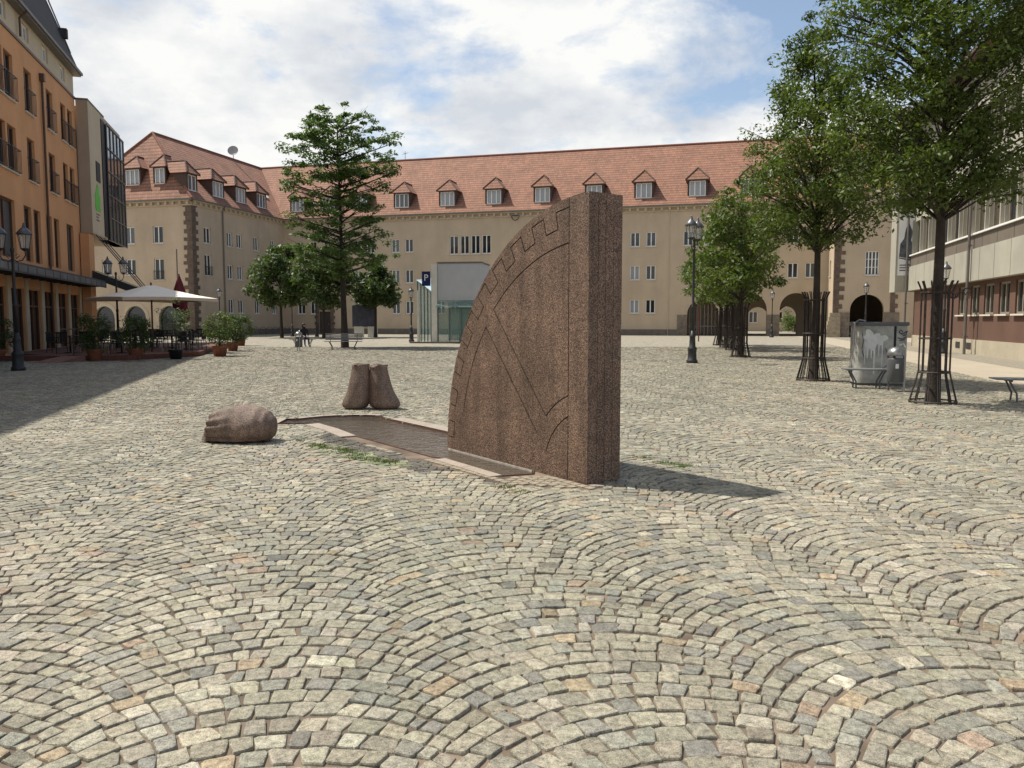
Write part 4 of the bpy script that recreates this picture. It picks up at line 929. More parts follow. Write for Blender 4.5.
part('mast', MB().tube([(0,0,0), (0,0,1.05)], .04, 8), M_zinc, bld, loc=(XRg, ly(238, XRg), RIDGE-.1))
mb = MB(); mb.tube([(0,0,0), (0,0,1.1)], .03, 6); mb.tube([(-.4,0,.7), (.4,0,.95)], .02, 6); mb.tube([(-.3,0,.95), (.25,0,.75)], .02, 6); part('aerial', mb, M_zinc, bld, loc=(lx(407, HD), HD, RIDGE))
mb = MB(); mb.tube([(-.45,-.3,0), (-.3,-.3,-.35), (0,-.3,-.5), (.3,-.3,-.35), (.45,-.3,0), (.2,-.3,.05), (-.2,-.3,.05), (-.45,-.3,0)], .05, 6); part('wreath_ornament', mb, M_dark, bld, loc=(lx(516), 0, EAVE-.35))

# ================================================================= ORANGE BUILDING
PO = Vector((-24.6, 45.0, 0)); WD = Vector((-math.sin(R(15.9)), math.cos(R(15.9)), 0)); ARO = math.atan2(WD.y, WD.x)
org = thing('orange_building', 'orange plastered corner building with narrow balcony windows, cream top floor and dark mansard roof', 'building', PO, ARO)
XN = -46.0      # near end, out of the picture
def ox_(px, py=HOR): return on_line(px, PO, WD, py)
ops = []; ow = []
def opx(px, w_, z_, h_, kind): x_ = ox_(px, {'f': 160, 's': 45, 't': 240}[kind]); ops.append((x_-w_/2-XN, x_+w_/2-XN, z_, z_+h_)); ow.append((x_-XN, w_, z_, h_, kind))
for px_ in (2.5, 13, 31.5, 52, 65, 71.5):
    opx(px_, 1.1 if px_ < 55 else .95, 11.1, 1.95, 'f'); opx(px_, 1.1 if px_ < 55 else .95, 8.0, 1.95, 'f')
for px_ in (4.2, 26.4, 45, 61.4): opx(px_, .95, 14.38, .72, 's')
for px_, w_ in ((8, 2.1), (29, 1.05), (38.3, 1.05), (50, .95), (57.3, .95), (70.5, 1.35)): opx(px_, w_, 4.25, 2.5, 't')
for x_ in (-13.5, -19, -22, -25, -28, -31, -34, -37, -40, -43):
    for z_ in (11.1, 8.0): ops.append((x_-.55-XN, x_+.55-XN, z_, z_+1.95)); ow.append((x_-XN, 1.1, z_, 1.95, 'f'))
    ops.append((x_-.6-XN, x_+.6-XN, 4.25, 6.75)); ow.append((x_-XN, 1.2, 4.25, 2.5, 't'))
# ground floor bays
gb = []
x_ = XN+1.0
while x_ < -.9: gb.append((x_-XN, min(x_+1.7, -.5)-XN, .2, 3.0)); x_ += 2.35
mb = MB(); facade(mb, (XN, 0), (1, 0), -XN, 0, 13.95, ops_ := [o for o in ops if o[3] < 14] + gb, .2)
mb.quad((0, 0, 0), (0, 12, 0), (0, 12, 13.95), (0, 0, 13.95)); mb.quad((XN, 12, 0), (XN, 0, 0), (XN, 0, 13.95), (XN, 12, 13.95)); part('wall', mb, M_orange, org)
mb = MB(); facade(mb, (XN, 0.03), (1, 0), -XN, 14.07, 15.25, [o for o in ops if o[3] > 14], .2); mb.quad((0, .03, 14.07), (0, 12, 14.07), (0, 12, 15.25), (0, .03, 15.25)); part('attic_wall', mb, M_cream, org)
mb = MB(); mb.box(XN, -.06, 13.95, .04, .1, 14.07); part('string_course', mb, M_zinc_brown, org)
mb = MB(); mb.box(XN, -.35, 15.25, .2, .1, 15.40); mb.box(XN, -.44, 15.33, .26, -.355, 15.47); part('eave_gutter', mb, M_zinc, org)
mb = MB(); mb.poly([(XN, -.33, 15.41), (.18, -.33, 15.41), (-1.5, 1.0, 19.2), (XN, 1.0, 19.2)]); mb.poly([(.18, -.33, 15.41), (.18, 12, 15.41), (-1.5, 9, 19.2), (-1.5, 1.0, 19.2)]); mb.poly([(XN, 1.0, 19.2), (-1.5, 1.0, 19.2), (-1.5, 9, 19.2), (XN, 9, 19.2)]); mb.poly([(XN, 9, 19.2), (-1.5, 9, 19.2), (.18, 12, 15.41), (XN, 12, 15.41)])
rfo = part('roof', mb, M_slate, org)
mb = MB(); mb.tube([(-.25, .02, 16.4), (-1.35, .86, 19.1)], .03, 6); mb.tube([(-.60, .0, 16.45), (-1.7, .86, 19.15)], .03, 6)
for k in range(8): f = k/8; mb.tube([(-.25-1.1*f, .02+.84*f, 16.4+2.7*f), (-.60-1.1*f, .86*f, 16.45+2.7*f)], .02, 5)
part('roof_ladder', mb, M_zinc, rfo); part('vent_box', MB().box(-1.25, -.05, 16.9, -.95, .5, 17.4), M_slate, rfo)
BR = {}
for x_, w_, z_, h_, kd in ow:
    gm = M_glass if kd != 's' else M_glass3
    if kd == 't' and w_ > 1.2: gm = M_shutter
    window(org, (XN, 0), (1, 0), x_, z_, w_, h_, 'two' if w_ > .9 else 'one', fm=(M_ofr if kd != 's' else M_white), gm=gm, depth=.15, sill=(kd == 'f'))
    if kd == 'f':
        if w_ not in BR:
            mb = MB(); 
            for k in range(8): xx = -w_/2-.03 + (w_+.06)*k/7; mb.box(xx-.009, -.16, -.05, xx+.009, -.145, .88)
            mb.box(-w_/2-.06, -.165, .88, w_/2+.06, -.135, .92); mb.box(-w_/2-.06, -.165, -.08, w_/2+.06, -.14, -.05)
            for s_ in (-1, 1): mb.box(s_*(w_/2+.04)-.015, -.14, .88, s_*(w_/2+.04)+.015, .0, .91); mb.box(s_*(w_/2+.04)-.015, -.14, -.07, s_*(w_/2+.04)+.015, .0, -.04)
            BR[w_] = mb.mesh('balcony_rail', M_dark)
        part('balcony_rail', BR[w_], None, org, loc=(XN+x_, 0, z_+.1))
for a_, b_, c, d in gb:
    xm = XN+(a_+b_)/2; mb = MB(); w_ = b_-a_
    mb.box(xm-w_/2+.01, .17, .2, xm+w_/2-.01, .2, 2.98); o = part('shop_window', mb, M_glass, org)
    mb = MB()
    for k in (-.49, 0, .49): mb.box(xm+k*w_-.035, .11, .2, xm+k*w_+.035, .167, 2.98)
    mb.box(xm-w_/2+.05, .115, 2.2, xm+w_/2-.05, .16, 2.27); part('frame', mb, M_ofr, o)
mb = MB(); x_ = ox_(44, 170); mb.tube([(x_-XN+XN, -.09, .1), (x_, -.09, 13.2)], .055, 8); mb.box(x_-.13, -.22, 13.1, x_+.13, -.01, 13.45); part('downpipe', mb, M_zinc_brown, org)
mb = MB(); x_ = ox_(17, 20); mb.tube([(x_, -.40, 15.3), (x_, -.1, 15.0), (x_, -.1, 14.2)], .05, 8); part('downpipe', mb, M_zinc_brown, org)
# metal ledge canopy along the first floor
mb = MB(); mb.box(XN, -1.15, 3.72, .2, 0, 3.82); mb.box(XN, -1.2, 3.45, .2, -1.16, 3.86)
k = XN+.4
while k < 0: mb.box(k-.04, -1.14, 3.45, k+.04, -.01, 3.71); k += 1.17
cn = part('ledge_canopy', mb, mat('grey_canopy_metal', (.055,.06,.062), .5, .2, 3), org)
mb = MB()
k = XN+.4
while k < -1: mb.box(k+.06, -1.215, 3.52, k+1.08, -1.203, 3.78); k += 1.17
part('fascia_panel', mb, mat('fascia_grey', (.15,.155,.16), .5, .3, 1.2), cn)
pil = MB().box(-.22, -.05, .1, .22, .002, 3.4).mesh('pilaster', M_cream)
for k in np.arange(XN+.62, -.5, 2.35): part('pilaster', pil, None, org, loc=(float(k), 0, 0))

# cinema-like building with the hanging glazed bay beyond it
cb = thing('bay_building', 'beige clad block with a hanging glazed bay beyond the orange building', 'building', PO + WD*0.02, ARO)
OUT = Vector((WD.y, -WD.x, 0)); PB = 0.62
def bx_(px, py=150): return on_line(px, PO+OUT*PB, WD, py)
b0, b1, b2, b3 = bx_(89), bx_(101), bx_(104.5), bx_(121)
mb = MB(); mb.box(b0, -PB, 6.55, b3-.3, -.02, 14.0); part('bay_body', mb, [M_beige_panel], cb)
mb = MB(); mb.box(.35, 3.2, 0, 9, 11, 13.8); part('wall', mb, M_orange, cb); part('upper_block', MB().box(.35, .0, 6.56, b3-.35, 3.19, 13.7), M_beige_panel, cb)
mb = MB(); mb.box(b0-.04, -PB-.04, 14.0, b2, 0, 14.08); part('parapet', mb, M_zinc, cb)
mb = MB(); mb.box(b0+.03, -PB-.012, 6.6, b1, -PB-.002, 13.97); part('side_cladding', mb, M_cream, cb)
mb = MB(); mb.box(b1, -PB-.06, 6.7, b2, -PB-.003, 13.7); part('recess_panel', mb, M_black, cb)
mb = MB(); mb.box(b2, -PB-.12, 6.55, b3, -.02, 13.6); part('glazed_bay', mb, M_glass, cb)
mb = MB(); 
for k in range(6): xx = b2+(b3-b2)*k/5; mb.box(xx-.035, -PB-.17, 6.5, xx+.035, -PB-.122, 13.65)
for k in range(6): zq = 6.5+k*1.42; mb.box(b2-.02, -PB-.18, zq, b3+.04, -PB-.123, zq+.06)
part('bay_frame', mb, M_zinc, cb)
mb = MB()    # green emblem on the cladding
e0_, e1_ = bx_(94.8, 205), bx_(100, 205); ec, eh = (e0_+e1_)/2, (e1_-e0_)/2
em = [(-.28,0),(.30,0),(.36,.3),(.30,.5),(.36,.9),(.34,1.35),(.2,1.6),(.14,2.0),(.2,2.15),(.05,2.4),(-.1,2.2),(-.08,1.95),(-.24,1.6),(-.36,1.3),(-.30,.85),(-.36,.45)]
mb.add([(ec+x*eh/.36, -PB-.035, 8.0+z*.66) for x, z in em] + [(ec+x*eh/.36, -PB-.014, 8.0+z*.66) for x, z in em], [tuple(range(len(em)))] + [(i, len(em)+i, len(em)+(i+1) % len(em), (i+1) % len(em)) for i in range(len(em))]); part('green_emblem', mb, M_green, cb)
mb = MB(); 
for k, b_ in enumerate((.9, .6, .75)): mb.box(ec-eh*.7, -PB-.02, 7.75-k*.17, ec-eh*.7+eh*1.5*b_, -PB-.013, 7.83-k*.17)
part('caption_lines', mb, M_gsteel, cb)
mb = MB(); mb.box(ec-.1, -PB-.05, 9.75, ec+eh*1.3, -PB-.013, 10.9); part('dark_box', mb, M_black, cb)
x_ = on_line(91, PO+OUT*.5, WD, 290); mb = MB(); mb.box(x_, -.5, 0, x_+1.2, -.05, 6.5); part('pier', mb, M_orange, cb)
def slopebox(x0, x1, ya, za_, yb, zb_, th): return MB().add([(x0,ya,za_),(x1,ya,za_),(x1,yb,zb_),(x0,yb,zb_),(x0,ya,za_-th),(x1,ya,za_-th),(x1,yb,zb_-th),(x0,yb,zb_-th)], [(0,1,2,3),(7,6,5,4),(0,4,5,1),(1,5,6,2),(2,6,7,3),(3,7,4,0)])
gc = part('glass_canopy', slopebox(.1, 3.4, -.1, 4.6, -3.3, 3.32, .09), M_canopyglass, cb)
for xx in (.15, 1.2, 2.3, 3.3): part('canopy_beam', slopebox(xx-.06, xx+.06, -.1, 4.5, -3.35, 3.2, .34), M_dark, gc)
part('edge_beam', MB().box(.05, -3.42, 2.95, 3.45, -3.352, 3.38), M_dark, gc)
for xx in (.9, 1.8, 2.9): part('stay_rod', MB().tube([(xx, -.62, 6.55), (xx, -3.0, 3.45)], .03, 6), M_dark, gc)

# ================================================================= RIGHT-HAND BUILDING
PR = G(912, 345.8); VD = Vector((-math.sin(R(14.9)), -math.cos(R(14.9)), 0)); ARR = math.atan2(VD.y, VD.x)   # local +x runs towards the camera
rb = thing('office_building', 'red-brown and white panelled office building with rows of narrow windows on the right side', 'building', PR, ARR)
def rx(px): return on_line(px, PR, VD)
LR = 34.0; rops = []; rw = []
cxs = [rx(p) for p in (974, 987.5, 1003)]; stp = (cxs[2]-cxs[0])/2
for k in range(-1, 12):
    x_ = cxs[0] + stp*k
    if x_ < 7 and k < 0: continue
    rops.append((x_-.65, x_+.65, 1.85, 3.22)); rw.append((x_, 1.85, 1.3, 1.37))
mb = MB(); facade(mb, (0, 0), (1, 0), LR, .68, 3.4, rops, .16); mb.quad((0, 6, 0), (0, 0, 0), (0, 0, 3.4), (0, 6, 3.4)); mb.quad((-3.6, 5.5, 0), (0, 5.5, 0), (0, 5.5, 3.4), (-3.6, 5.5, 3.4)); part('wall', mb, M_brown, rb)
mb = MB(); mb.box(0.003, -.05, 0, LR, .25, .68)
for px_ in (951, 962): pass
part('plinth', mb, mat('cream_plinth', (.42,.37,.28), .85, .12, 1), rb)
for px_ in (960, 971, 1040): x_ = rx(px_); mb = MB(); mb.box(x_-.35, -.07, .22, x_+.35, -.052, .52); part('cellar_vent', mb, M_dark, rb)
for x_, z_, w_, h_ in rw: window(rb, (0,0), (1,0), x_, z_, w_, h_, 'two', fm=M_taupe, gm=M_glass, depth=.10)
# white band, grey band, window bands
mb = MB(); k = 0.0
while k < LR: mb.box(k+.012, -.38, 3.4, k+1.94, .0, 4.86); k += 1.97
part('white_band', mb, M_wpanel, rb); part('band_core', MB().box(0.01, -.345, 3.42, LR, .02, 4.84), M_zinc, rb)
mb = MB(); k = 0.0
while k < LR: mb.box(k+.012, -.30, 4.885, k+1.94, .0, 5.5); k += 1.97
part('grey_band', mb, M_gpanel, rb)
UPR = [(5.62, 7.6), (9.3, 11.3)]
mb = MB(); facade(mb, (0, -.1), (1,0), LR, 5.5, 13.3, [(k*1.97+.12, (k+1)*1.97-.12, z0_, z1_) for k in range(17) for z0_, z1_ in UPR], .25); part('upper_wall', mb, M_wpanel, rb)
for k in range(17):
    for z0_, z1_ in UPR: window(rb, (0, -.1), (1,0), (k+.5)*1.97, z0_, 1.73, z1_-z0_, 'two', fm=M_taupe, gm=random.choice([M_glass, M_glass, M_curtain]), depth=.18, sill=False)
fin_ = MB().box(-.05, -.24, 0, .05, -.102, 2.12).mesh('fin', M_wpanel)
for k in range(18):
    for z_ in (5.585, 9.2): part('fin', fin_, None, rb, loc=(k*1.97, 0, z_))
mb = MB(); mb.box(0, -.40, 5.50, LR, -.02, 5.58); part('sill_rail', mb, M_white, rb)
mb = MB(); mb.box(-.4, -.9, 13.3, LR, .1, 13.45); mb.box(-.4, -1.0, 13.42, LR, -.9, 13.6); part('eave_board', mb, M_ofr, rb)
mb = MB(); 
def ruv(pts): 
    A, B = Vector(pts[0]), Vector(pts[1]); e = (B-A).normalized(); n5 = e.cross(Vector(pts[-1])-A).normalized(); s5 = n5.cross(e); mb.poly(pts, 0, [((Vector(p)-A).dot(e), (Vector(p)-A).dot(s5)) for p in pts])
ruv([(-.4, -.95, 13.46), (LR, -.95, 13.46), (LR, 6, 19.5), (-.4, 6, 19.5)]); ruv([(LR, 13, 13.46), (-.4, 13, 13.46), (-.4, 6, 19.5), (LR, 6, 19.5)]); part('roof', mb, M_tile, rb)
mb = MB(); mb.quad((LR, -.1, 0), (LR, 12, 0), (LR, 12, 13.3), (LR, -.1, 13.3)); mb.quad((0, 12, 0), (0, 0, 0), (0, 0, 13.3), (0, 12, 13.3)); mb.quad((LR, 12, 0), (0, 12, 0), (0, 12, 13.3), (LR, 12, 13.3)); part('end_wall', mb, M_brown, rb)
# projecting stair slab with a banner, at the far end
mb = MB(); mb.box(-1.6, -1.12, 3.35, -.02, 0.6, 14.5); part('stair_slab', mb, M_wpanel, rb)
bn_ = MB(); 
facex = -.018
part('banner', MB().box(facex, -1.0, 4.35, facex+.03, -.12, 8.2), M_wsign, rb)
bp_ = MB(); pts = [(-.95, 5.5), (-.18, 5.35), (-.16, 6.2), (-.3, 6.5), (-.22, 7.0), (-.45, 7.6), (-.62, 7.2), (-.7, 6.6), (-.9, 6.3)]
bp_.poly([(facex+.034, p[0], p[1]) for p in pts]); bp_.poly([(facex+.034, p[0], p[1]) for p in [(-.95,5.4),(-.15,5.2),(-.15,5.32),(-.95,5.46)]])
part('banner_picture', bp_, mat('banner_dark_picture', (.09,.10,.12), .5, .7, 3), rb)
mb = MB(); 
for k in range(3): mb.box(facex+.031, -.9, 4.95-.16*k, facex+.036, -.9+(.72, .6, .66)[k], 5.02-.16*k)
part('banner_text', mb, M_gsteel, rb)
for px_, z1_ in ((912.6, 8.0), (977.5, 13.3)):
    mb = MB(); x_ = max(.08, rx(px_)); mb.tube([(x_, -.5, 0), (x_, -.5, z1_)], .065, 8)
    for z_ in (.8, 2.6, 5.0): mb.box(x_-.09, -.56, z_, x_+.09, -.38, z_+.06)
    part('downpipe', mb, M_zinc, rb)
# ================================================================= TREES
def leaf_mesh(name, centres, radii, per, size, flat=0.7, m=None, seed=1, droop=0.0, updir=0.5):
    r = np.random.default_rng(seed); C_ = np.repeat(np.array(centres), per, 0); Rr = np.repeat(np.array(radii), per)
    n = len(C_); d = r.normal(0, 1, (n, 3)); d /= np.linalg.norm(d, axis=1, keepdims=True); rad = r.random(n)**0.45
    P = C_ + d*(rad*Rr)[:, None]*np.array([1, 1, flat])
    P[:, 2] -= droop*np.hypot(d[:, 0], d[:, 1])*rad*Rr
    nrm = r.normal(0, 1, (n, 3)); nrm[:, 2] = np.abs(nrm[:, 2]) + updir; nrm += d*0.5; nrm /= np.linalg.norm(nrm, axis=1, keepdims=True)
    a = r.normal(0, 1, (n, 3)); a -= nrm*(a*nrm).sum(1, keepdims=True); a /= np.linalg.norm(a, axis=1, keepdims=True); b = np.cross(nrm, a)
    s_ = size*(0.5+0.9*r.random(n)**1.2)[:, None]
    p0 = P - a*s_; p1 = P + b*s_*0.42 + nrm*s_*.10; p2 = P + a*s_ - nrm*s_*.12; p3 = P - b*s_*0.42 + nrm*s_*.10
    V_ = np.stack([p0, p1, p2, p3], 1).reshape(-1, 3)
    cl = np.repeat(r.random(len(centres)), per)
    tint = np.clip(0.25 + 0.35*cl + 0.4*r.random(n) - .1, 0, 1)
    me_ = np_mesh(name, V_, np.arange(n*4), np.full(n, 4), np.repeat(tint, 4).astype(np.float32), 'tint')
    me_.materials.append(m or M_leaf); return me_
def tree(name, label, base, H_, h0, prof, r_tr, nc, per, cl_r, leaf, m, seed, group=None, offset=(0,0), tiers=0, flat=.7, bend=.15, cat='tree', crown_name='crown'):
    """prof: list of (fraction of crown height, radius)"""
    r = random.Random(seed); t = thing(name, label, cat, base, 0, group)
    top = H_*0.93; tp = []
    for k in range(9): f = k/8; tp.append(Vector((math.sin(f*2.2+seed)*bend*f + offset[0]*f*f, math.cos(f*1.7+seed)*bend*f + offset[1]*f*f, top*f)))
    def trunk_at(z): f = max(0, min(.999, z/top))*8; i = int(f); return tp[i].lerp(tp[i+1], f-i)
    tm = MB(); rads = [r_tr*(1.25 if k == 0 else 1-.10*k) for k in range(9)]; tm.tube([tp[0]-Vector((0,0,.05))]+tp, [rads[0]*1.15]+[max(.02, x*(1 if i < 4 else .8)) for i, x in enumerate(rads)], 12)
    part('trunk', tm, M_bark, t, True)
    ph = [r.uniform(0, 6.28) for _ in range(4)]
    def rad_at(f, a):
        for i in range(len(prof)-1):
            if prof[i][0] <= f <= prof[i+1][0]:
                q = prof[i][1] + (prof[i+1][1]-prof[i][1])*(f-prof[i][0])/(prof[i+1][0]-prof[i][0]); break
        else: q = prof[-1][1]
        return q*(1 + .16*math.sin(2*a+ph[0]+3*f) + .12*math.sin(3*a+ph[1]-5*f) + .08*math.sin(7*a+ph[2]+9*f))
    cs_ = []; rs = []; lm = MB(); k = 0
    while len(cs_) < nc:
        f = r.random(); a = r.uniform(0, 2*PI); q = rad_at(f, a)
        if r.random() > (q/max(p[1] for p in prof))**1.2+.12: continue
        if tiers:
            f = (round(f*tiers) + r.uniform(-.3, .3))/tiers; f = min(.995, max(0, f)); q = rad_at(f, a)
        rr_ = q*math.sqrt(r.uniform(.03, 1.0)); z = h0 + (H_-h0)*f
        if tiers: z += .10*rr_ * (1 if f > .5 else -.6) + .25*math.sin(a*2+f*9)
        c = Vector((trunk_at(z).x + rr_*math.cos(a), trunk_at(z).y + rr_*math.sin(a), z)); cs_.append(tuple(c)); rs.append(cl_r*r.uniform(.7, 1.3)*(1 if f < .85 else .75))
        if rr_ > q*.45 and (k % 3 == 0):
            z0_ = max(h0*.92, z - rr_*(.75 if not tiers else .3)); s0 = trunk_at(z0_); m1 = s0.lerp(c, .5) + Vector((r.uniform(-.1, .1), r.uniform(-.1, .1), (.12 if not tiers else .0)*rr_))
            rb_ = max(.014, r_tr*.34*(rr_/max(p[1] for p in prof))); lm.tube([s0, s0.lerp(m1, .5), m1, m1.lerp(c, .6), c], [rb_, rb_*.8, rb_*.6, rb_*.4, rb_*.18], 5)
            for _ in range(2):
                e = c + Vector((r.uniform(-1,1), r.uniform(-1,1), r.uniform(-.3,.7)))*cl_r*1.1; lm.tube([m1.lerp(c, .5), e], [rb_*.35, .006], 4)
        k += 1
    part('limb', lm, M_bark, t, True)
    me_ = leaf_mesh(crown_name, cs_, rs, per, leaf, flat, m, seed, updir=.9 if tiers else .4); part(crown_name, me_, None, t)
    return t
# the two near trees at the right
NG = 'trees in iron guards along the right side of the square'
g1_ = G(932.5, 403); tree('square_tree', 'nearest, biggest tree at the right, its crown cut by the top edge', g1_, 9.6, 3.75, [(0, 1.1), (.12, 1.75), (.35, 2.05), (.6, 1.95), (.85, 1.4), (1, .4)], .115, 410, 110, .37, .054, M_leaf, 21, NG, (0, 0), bend=.04)
g2_ = G(813, 380.5); tree('square_tree', 'second tree from the right in an iron guard, beside the graffiti cabinet', g2_, 9.3, 3.6, [(0, .9), (.10, 1.8), (.33, 2.1), (.5, 1.75), (.65, 1.2), (.8, .7), (.92, .45), (1, .2)], .11, 310, 100, .37, .058, M_leaf, 33, NG, (-.25, 0))
rowt = [((740.5, 357), 7.6, 2.1, 41, 'nearest tree of the far row behind the black lamp post'), ((733, 350.2), 7.4, 2.1, 42, 'second tree of the far row, its trunk just left of the nearest one'), ((726.5, 347.5), 7.4, 2.3, 43, 'third tree of the far row, partly behind the nearer two'), ((719.5, 345.2), 7.2, 2.4, 44, 'farthest tree of the row, leftmost trunk beside the red-topped sign')]
for (p, H_, w_, sd_, lb) in rowt:
    tree('square_tree', lb, G(*p), H_, 2.6, [(0, .8), (.15, w_*.85), (.45, w_), (.8, w_*.7), (1, .3)], .12, 95, 70, .5, .11, M_leaf, sd_, NG)
# tall feathery tree at the left and the small ones behind it
gl = G(345, 347.3); tree('locust_tree', 'tall dark green tree with layered feathery branches, bench round its trunk, left of centre', gl, 13.6, 4.3, [(0, .8), (.06, 2.2), (.15, 3.0), (.33, 2.4), (.5, 2.7), (.68, 3.2), (.80, 2.8), (.92, 2.0), (1, 1.2)], .2, 430, 58, .46, .11, M_leaf_l, 55, None, (-.35, 0), tiers=13, flat=.42)
SG = 'small trees before the tan facade'
for (px_, py_, hh, w_, sd_, lb) in ((282, 337.5, 8.3, 3.2, 61, 'small round tree before the wing, left of the tall feathery tree'), (324, 338, 7.9, 2.8, 62, 'small tree half hidden behind the tall feathery tree'), (375.5, 337.3, 6.8, 2.3, 63, 'small round tree right of the tall feathery tree, before the tan facade')):
    tree('small_tree', lb, G(px_, py_), hh, 3.0, [(0, 1.2), (.25, w_), (.6, w_*.9), (1, .5)], .15, 85, 70, .8, .22, M_leaf_d, sd_, SG)
# ================================================================= STREET LAMPS
def lantern(parent, loc, s=1.0):
    b = MB(); b.lathe([(.045, 0), (.07, .03), (.10, .05), (.115, .07)], n=6); o = part('lantern', b, M_dark, parent, loc=loc); o.scale = (1.14, 1.14, 1.12)
    f = MB()
    for k in range(6):
        a = 2*PI*k/6; f.tube([(.11*math.cos(a), .11*math.sin(a), .07), (.175*math.cos(a), .175*math.sin(a), .46)], .009, 5)
    for z_, r_ in ((.07, .115), (.46, .178)):
        for k in range(6): a = 2*PI*k/6; b2 = 2*PI*(k+1)/6; f.tube([(r_*math.cos(a), r_*math.sin(a), z_), (r_*math.cos(b2), r_*math.sin(b2), z_)], .009, 5)
    part('lantern_frame', f, M_dark, o)
    g = MB(); g.lathe([(.105, .075), (.170, .455)], n=6); part('lantern_glass', g, M_lampglass, o)
    h = MB(); h.lathe([(.20, .465), (.205, .485), (.12, .60), (.05, .66), (.05, .70), (.03, .72), (.035, .76), (.01, .80)], n=12); part('lantern_hood', h, mat('weathered_zinc_hood', (.12,.125,.13), .4, .15, 6, metal=.5), o, True)
    return o
def lamp(label, p, H_, arms, rot=0, name='street_lamp'):
    t = thing(name, label, 'street lamp', p, rot, 'old-fashioned street lamps on the square')
    b = MB(); b.lathe([(.21, 0), (.21, .10), (.17, .14), (.155, .45), (.175, .50), (.175, .56), (.12, .62), (.105, .95), (.12, 1.0), (.08, 1.05), (.062, 1.2)], n=12); part('lamp_base', b, M_dark, t, True)
    ph = H_ - (.80 if arms != 2 else .62)
    s_ = MB(); s_.lathe([(.062, 1.19), (.055, 2.0), (.07, 2.03), (.07, 2.10), (.048, 2.14), (.042, ph-.15), (.06, ph-.12), (.06, ph-.06), (.035, ph)], n=12); part('post', s_, M_dark, t, True)
    if arms == 0: lantern(t, (0, 0, ph))
    else:
        offs = [(-.36, -.12), (.36, -.12)] + ([(0, .32)] if arms == 3 else [])
        for (x, dz) in offs:
            if x:
                a = MB(); sg_ = 1 if x > 0 else -1
                a.tube([(0, 0, ph-.35), (sg_*.12, 0, ph-.45), (sg_*.28, 0, ph-.40), (sg_*.37, 0, ph-.25), (sg_*.36, 0, ph+dz)], .018, 6)
                a.tube([(sg_*.10, 0, ph-.36), (sg_*.2, 0, ph-.27), (sg_*.14, 0, ph-.2), (sg_*.09, 0, ph-.27)], .011, 5); part('arm', a, M_dark, t)
            if not x: part('arm', MB().tube([(0,0,ph-.02), (0,0,ph+dz)], .03, 8), M_dark, t)
            lantern(t, (x, 0, ph+dz))
    return t
lamp('tall black lamp post with two lanterns right of the granite monument', G(692, 363), 5.25, 2, R(58))
lamp('black two-lantern lamp post at the left edge before the orange building', G(18.5, 370.5), 4.5, 2, R(12))
lamp('black two-lantern lamp post behind the cream parasol', G(119, 352), 4.6, 2, R(10))
lamp('single-lantern lamp post right of the dark red closed parasol', G(220.5, 339.5), 4.2, 0)
lamp('slim single-lantern lamp post left of the small trees before the wing', G(292.5, 336.5), 6.4, 0)
lamp('slim single-lantern lamp post just left of the tall feathery tree', G(317, 336.7), 6.4, 0)
lamp('single-lantern lamp post at the left corner of the glass pavilion', G(411.5, 341.5), 4.0, 0)
lamp('single-lantern lamp post between the two open arches', G(771.5, 337.2), 4.3, 0)
lamp('single-lantern lamp post before the dark portal arch', G(864.5, 342), 4.3, 0)
lamp('single-lantern lamp post behind the nearest tree guard, by the office building', G(942.5, 353.5), 4.3, 0)
# ================================================================= TREE GUARDS
def guard(label, p, s=1.0, scroll=False):
    t = thing('tree_guard', label, 'tree guard', p, 0.2, 'iron tree guards')
    n_ = 12
    for k in range(n_):
        a = 2*PI*k/n_ + .1; c, s_ = math.cos(a), math.sin(a); b = MB()
        for da in (-.05, .05):
            c, s_ = math.cos(a+da), math.sin(a+da)
            b.tube([(.42*c, .42*s_, 0), (.40*c, .40*s_, .10), (.30*c, .30*s_, .50), (.275*c, .275*s_, .62), (.275*c, .275*s_, 2.15), (.30*c, .30*s_, 2.22), (.35*c, .35*s_, 2.34)], .012, 5)
        part('bar', b, M_iron_rust, t)
    for z_, r_ in ((.04, .415), (.60, .278), (1.25, .278), (2.12, .278)):
        b = MB(); pts = [(r_*math.cos(2*PI*k/24), r_*math.sin(2*PI*k/24), z_) for k in range(25)]; b.tube(pts, .018, 5, caps=False); part('ring', b, M_iron_rust, t)
    if scroll:
        b = MB(); b.tube([(.28, 0, 2.05), (.36, .0, 2.0), (.44, 0, 2.05), (.48, 0, 2.13), (.56, 0, 2.12), (.60, 0, 2.2), (.70, 0, 2.22), (.76, 0, 2.16), (.72, 0, 2.12)], .013, 6)
        b.tube([(.40, 0, 2.02), (.40, 0, 2.1), (.46, 0, 2.12)], .010, 5); b.tube([(.58, 0, 2.13), (.63, 0, 2.08), (.66, 0, 2.13)], .010, 5); part('scroll', b, M_iron_rust, t)
    return t
guard('flared iron tree guard round the nearest right-hand trunk, with a scroll bracket', g1_, 1, True)
guard('flared iron tree guard round the second trunk beside the graffiti cabinet', g2_)
gls = ['iron tree guard at the nearest trunk of the far tree row', 'iron tree guard at the second trunk of the far tree row', 'iron tree guard at the third trunk of the far tree row', 'iron tree guard at the farthest trunk of the tree row']
for (p, *_), lb in zip(rowt, gls): guard(lb, G(*p))
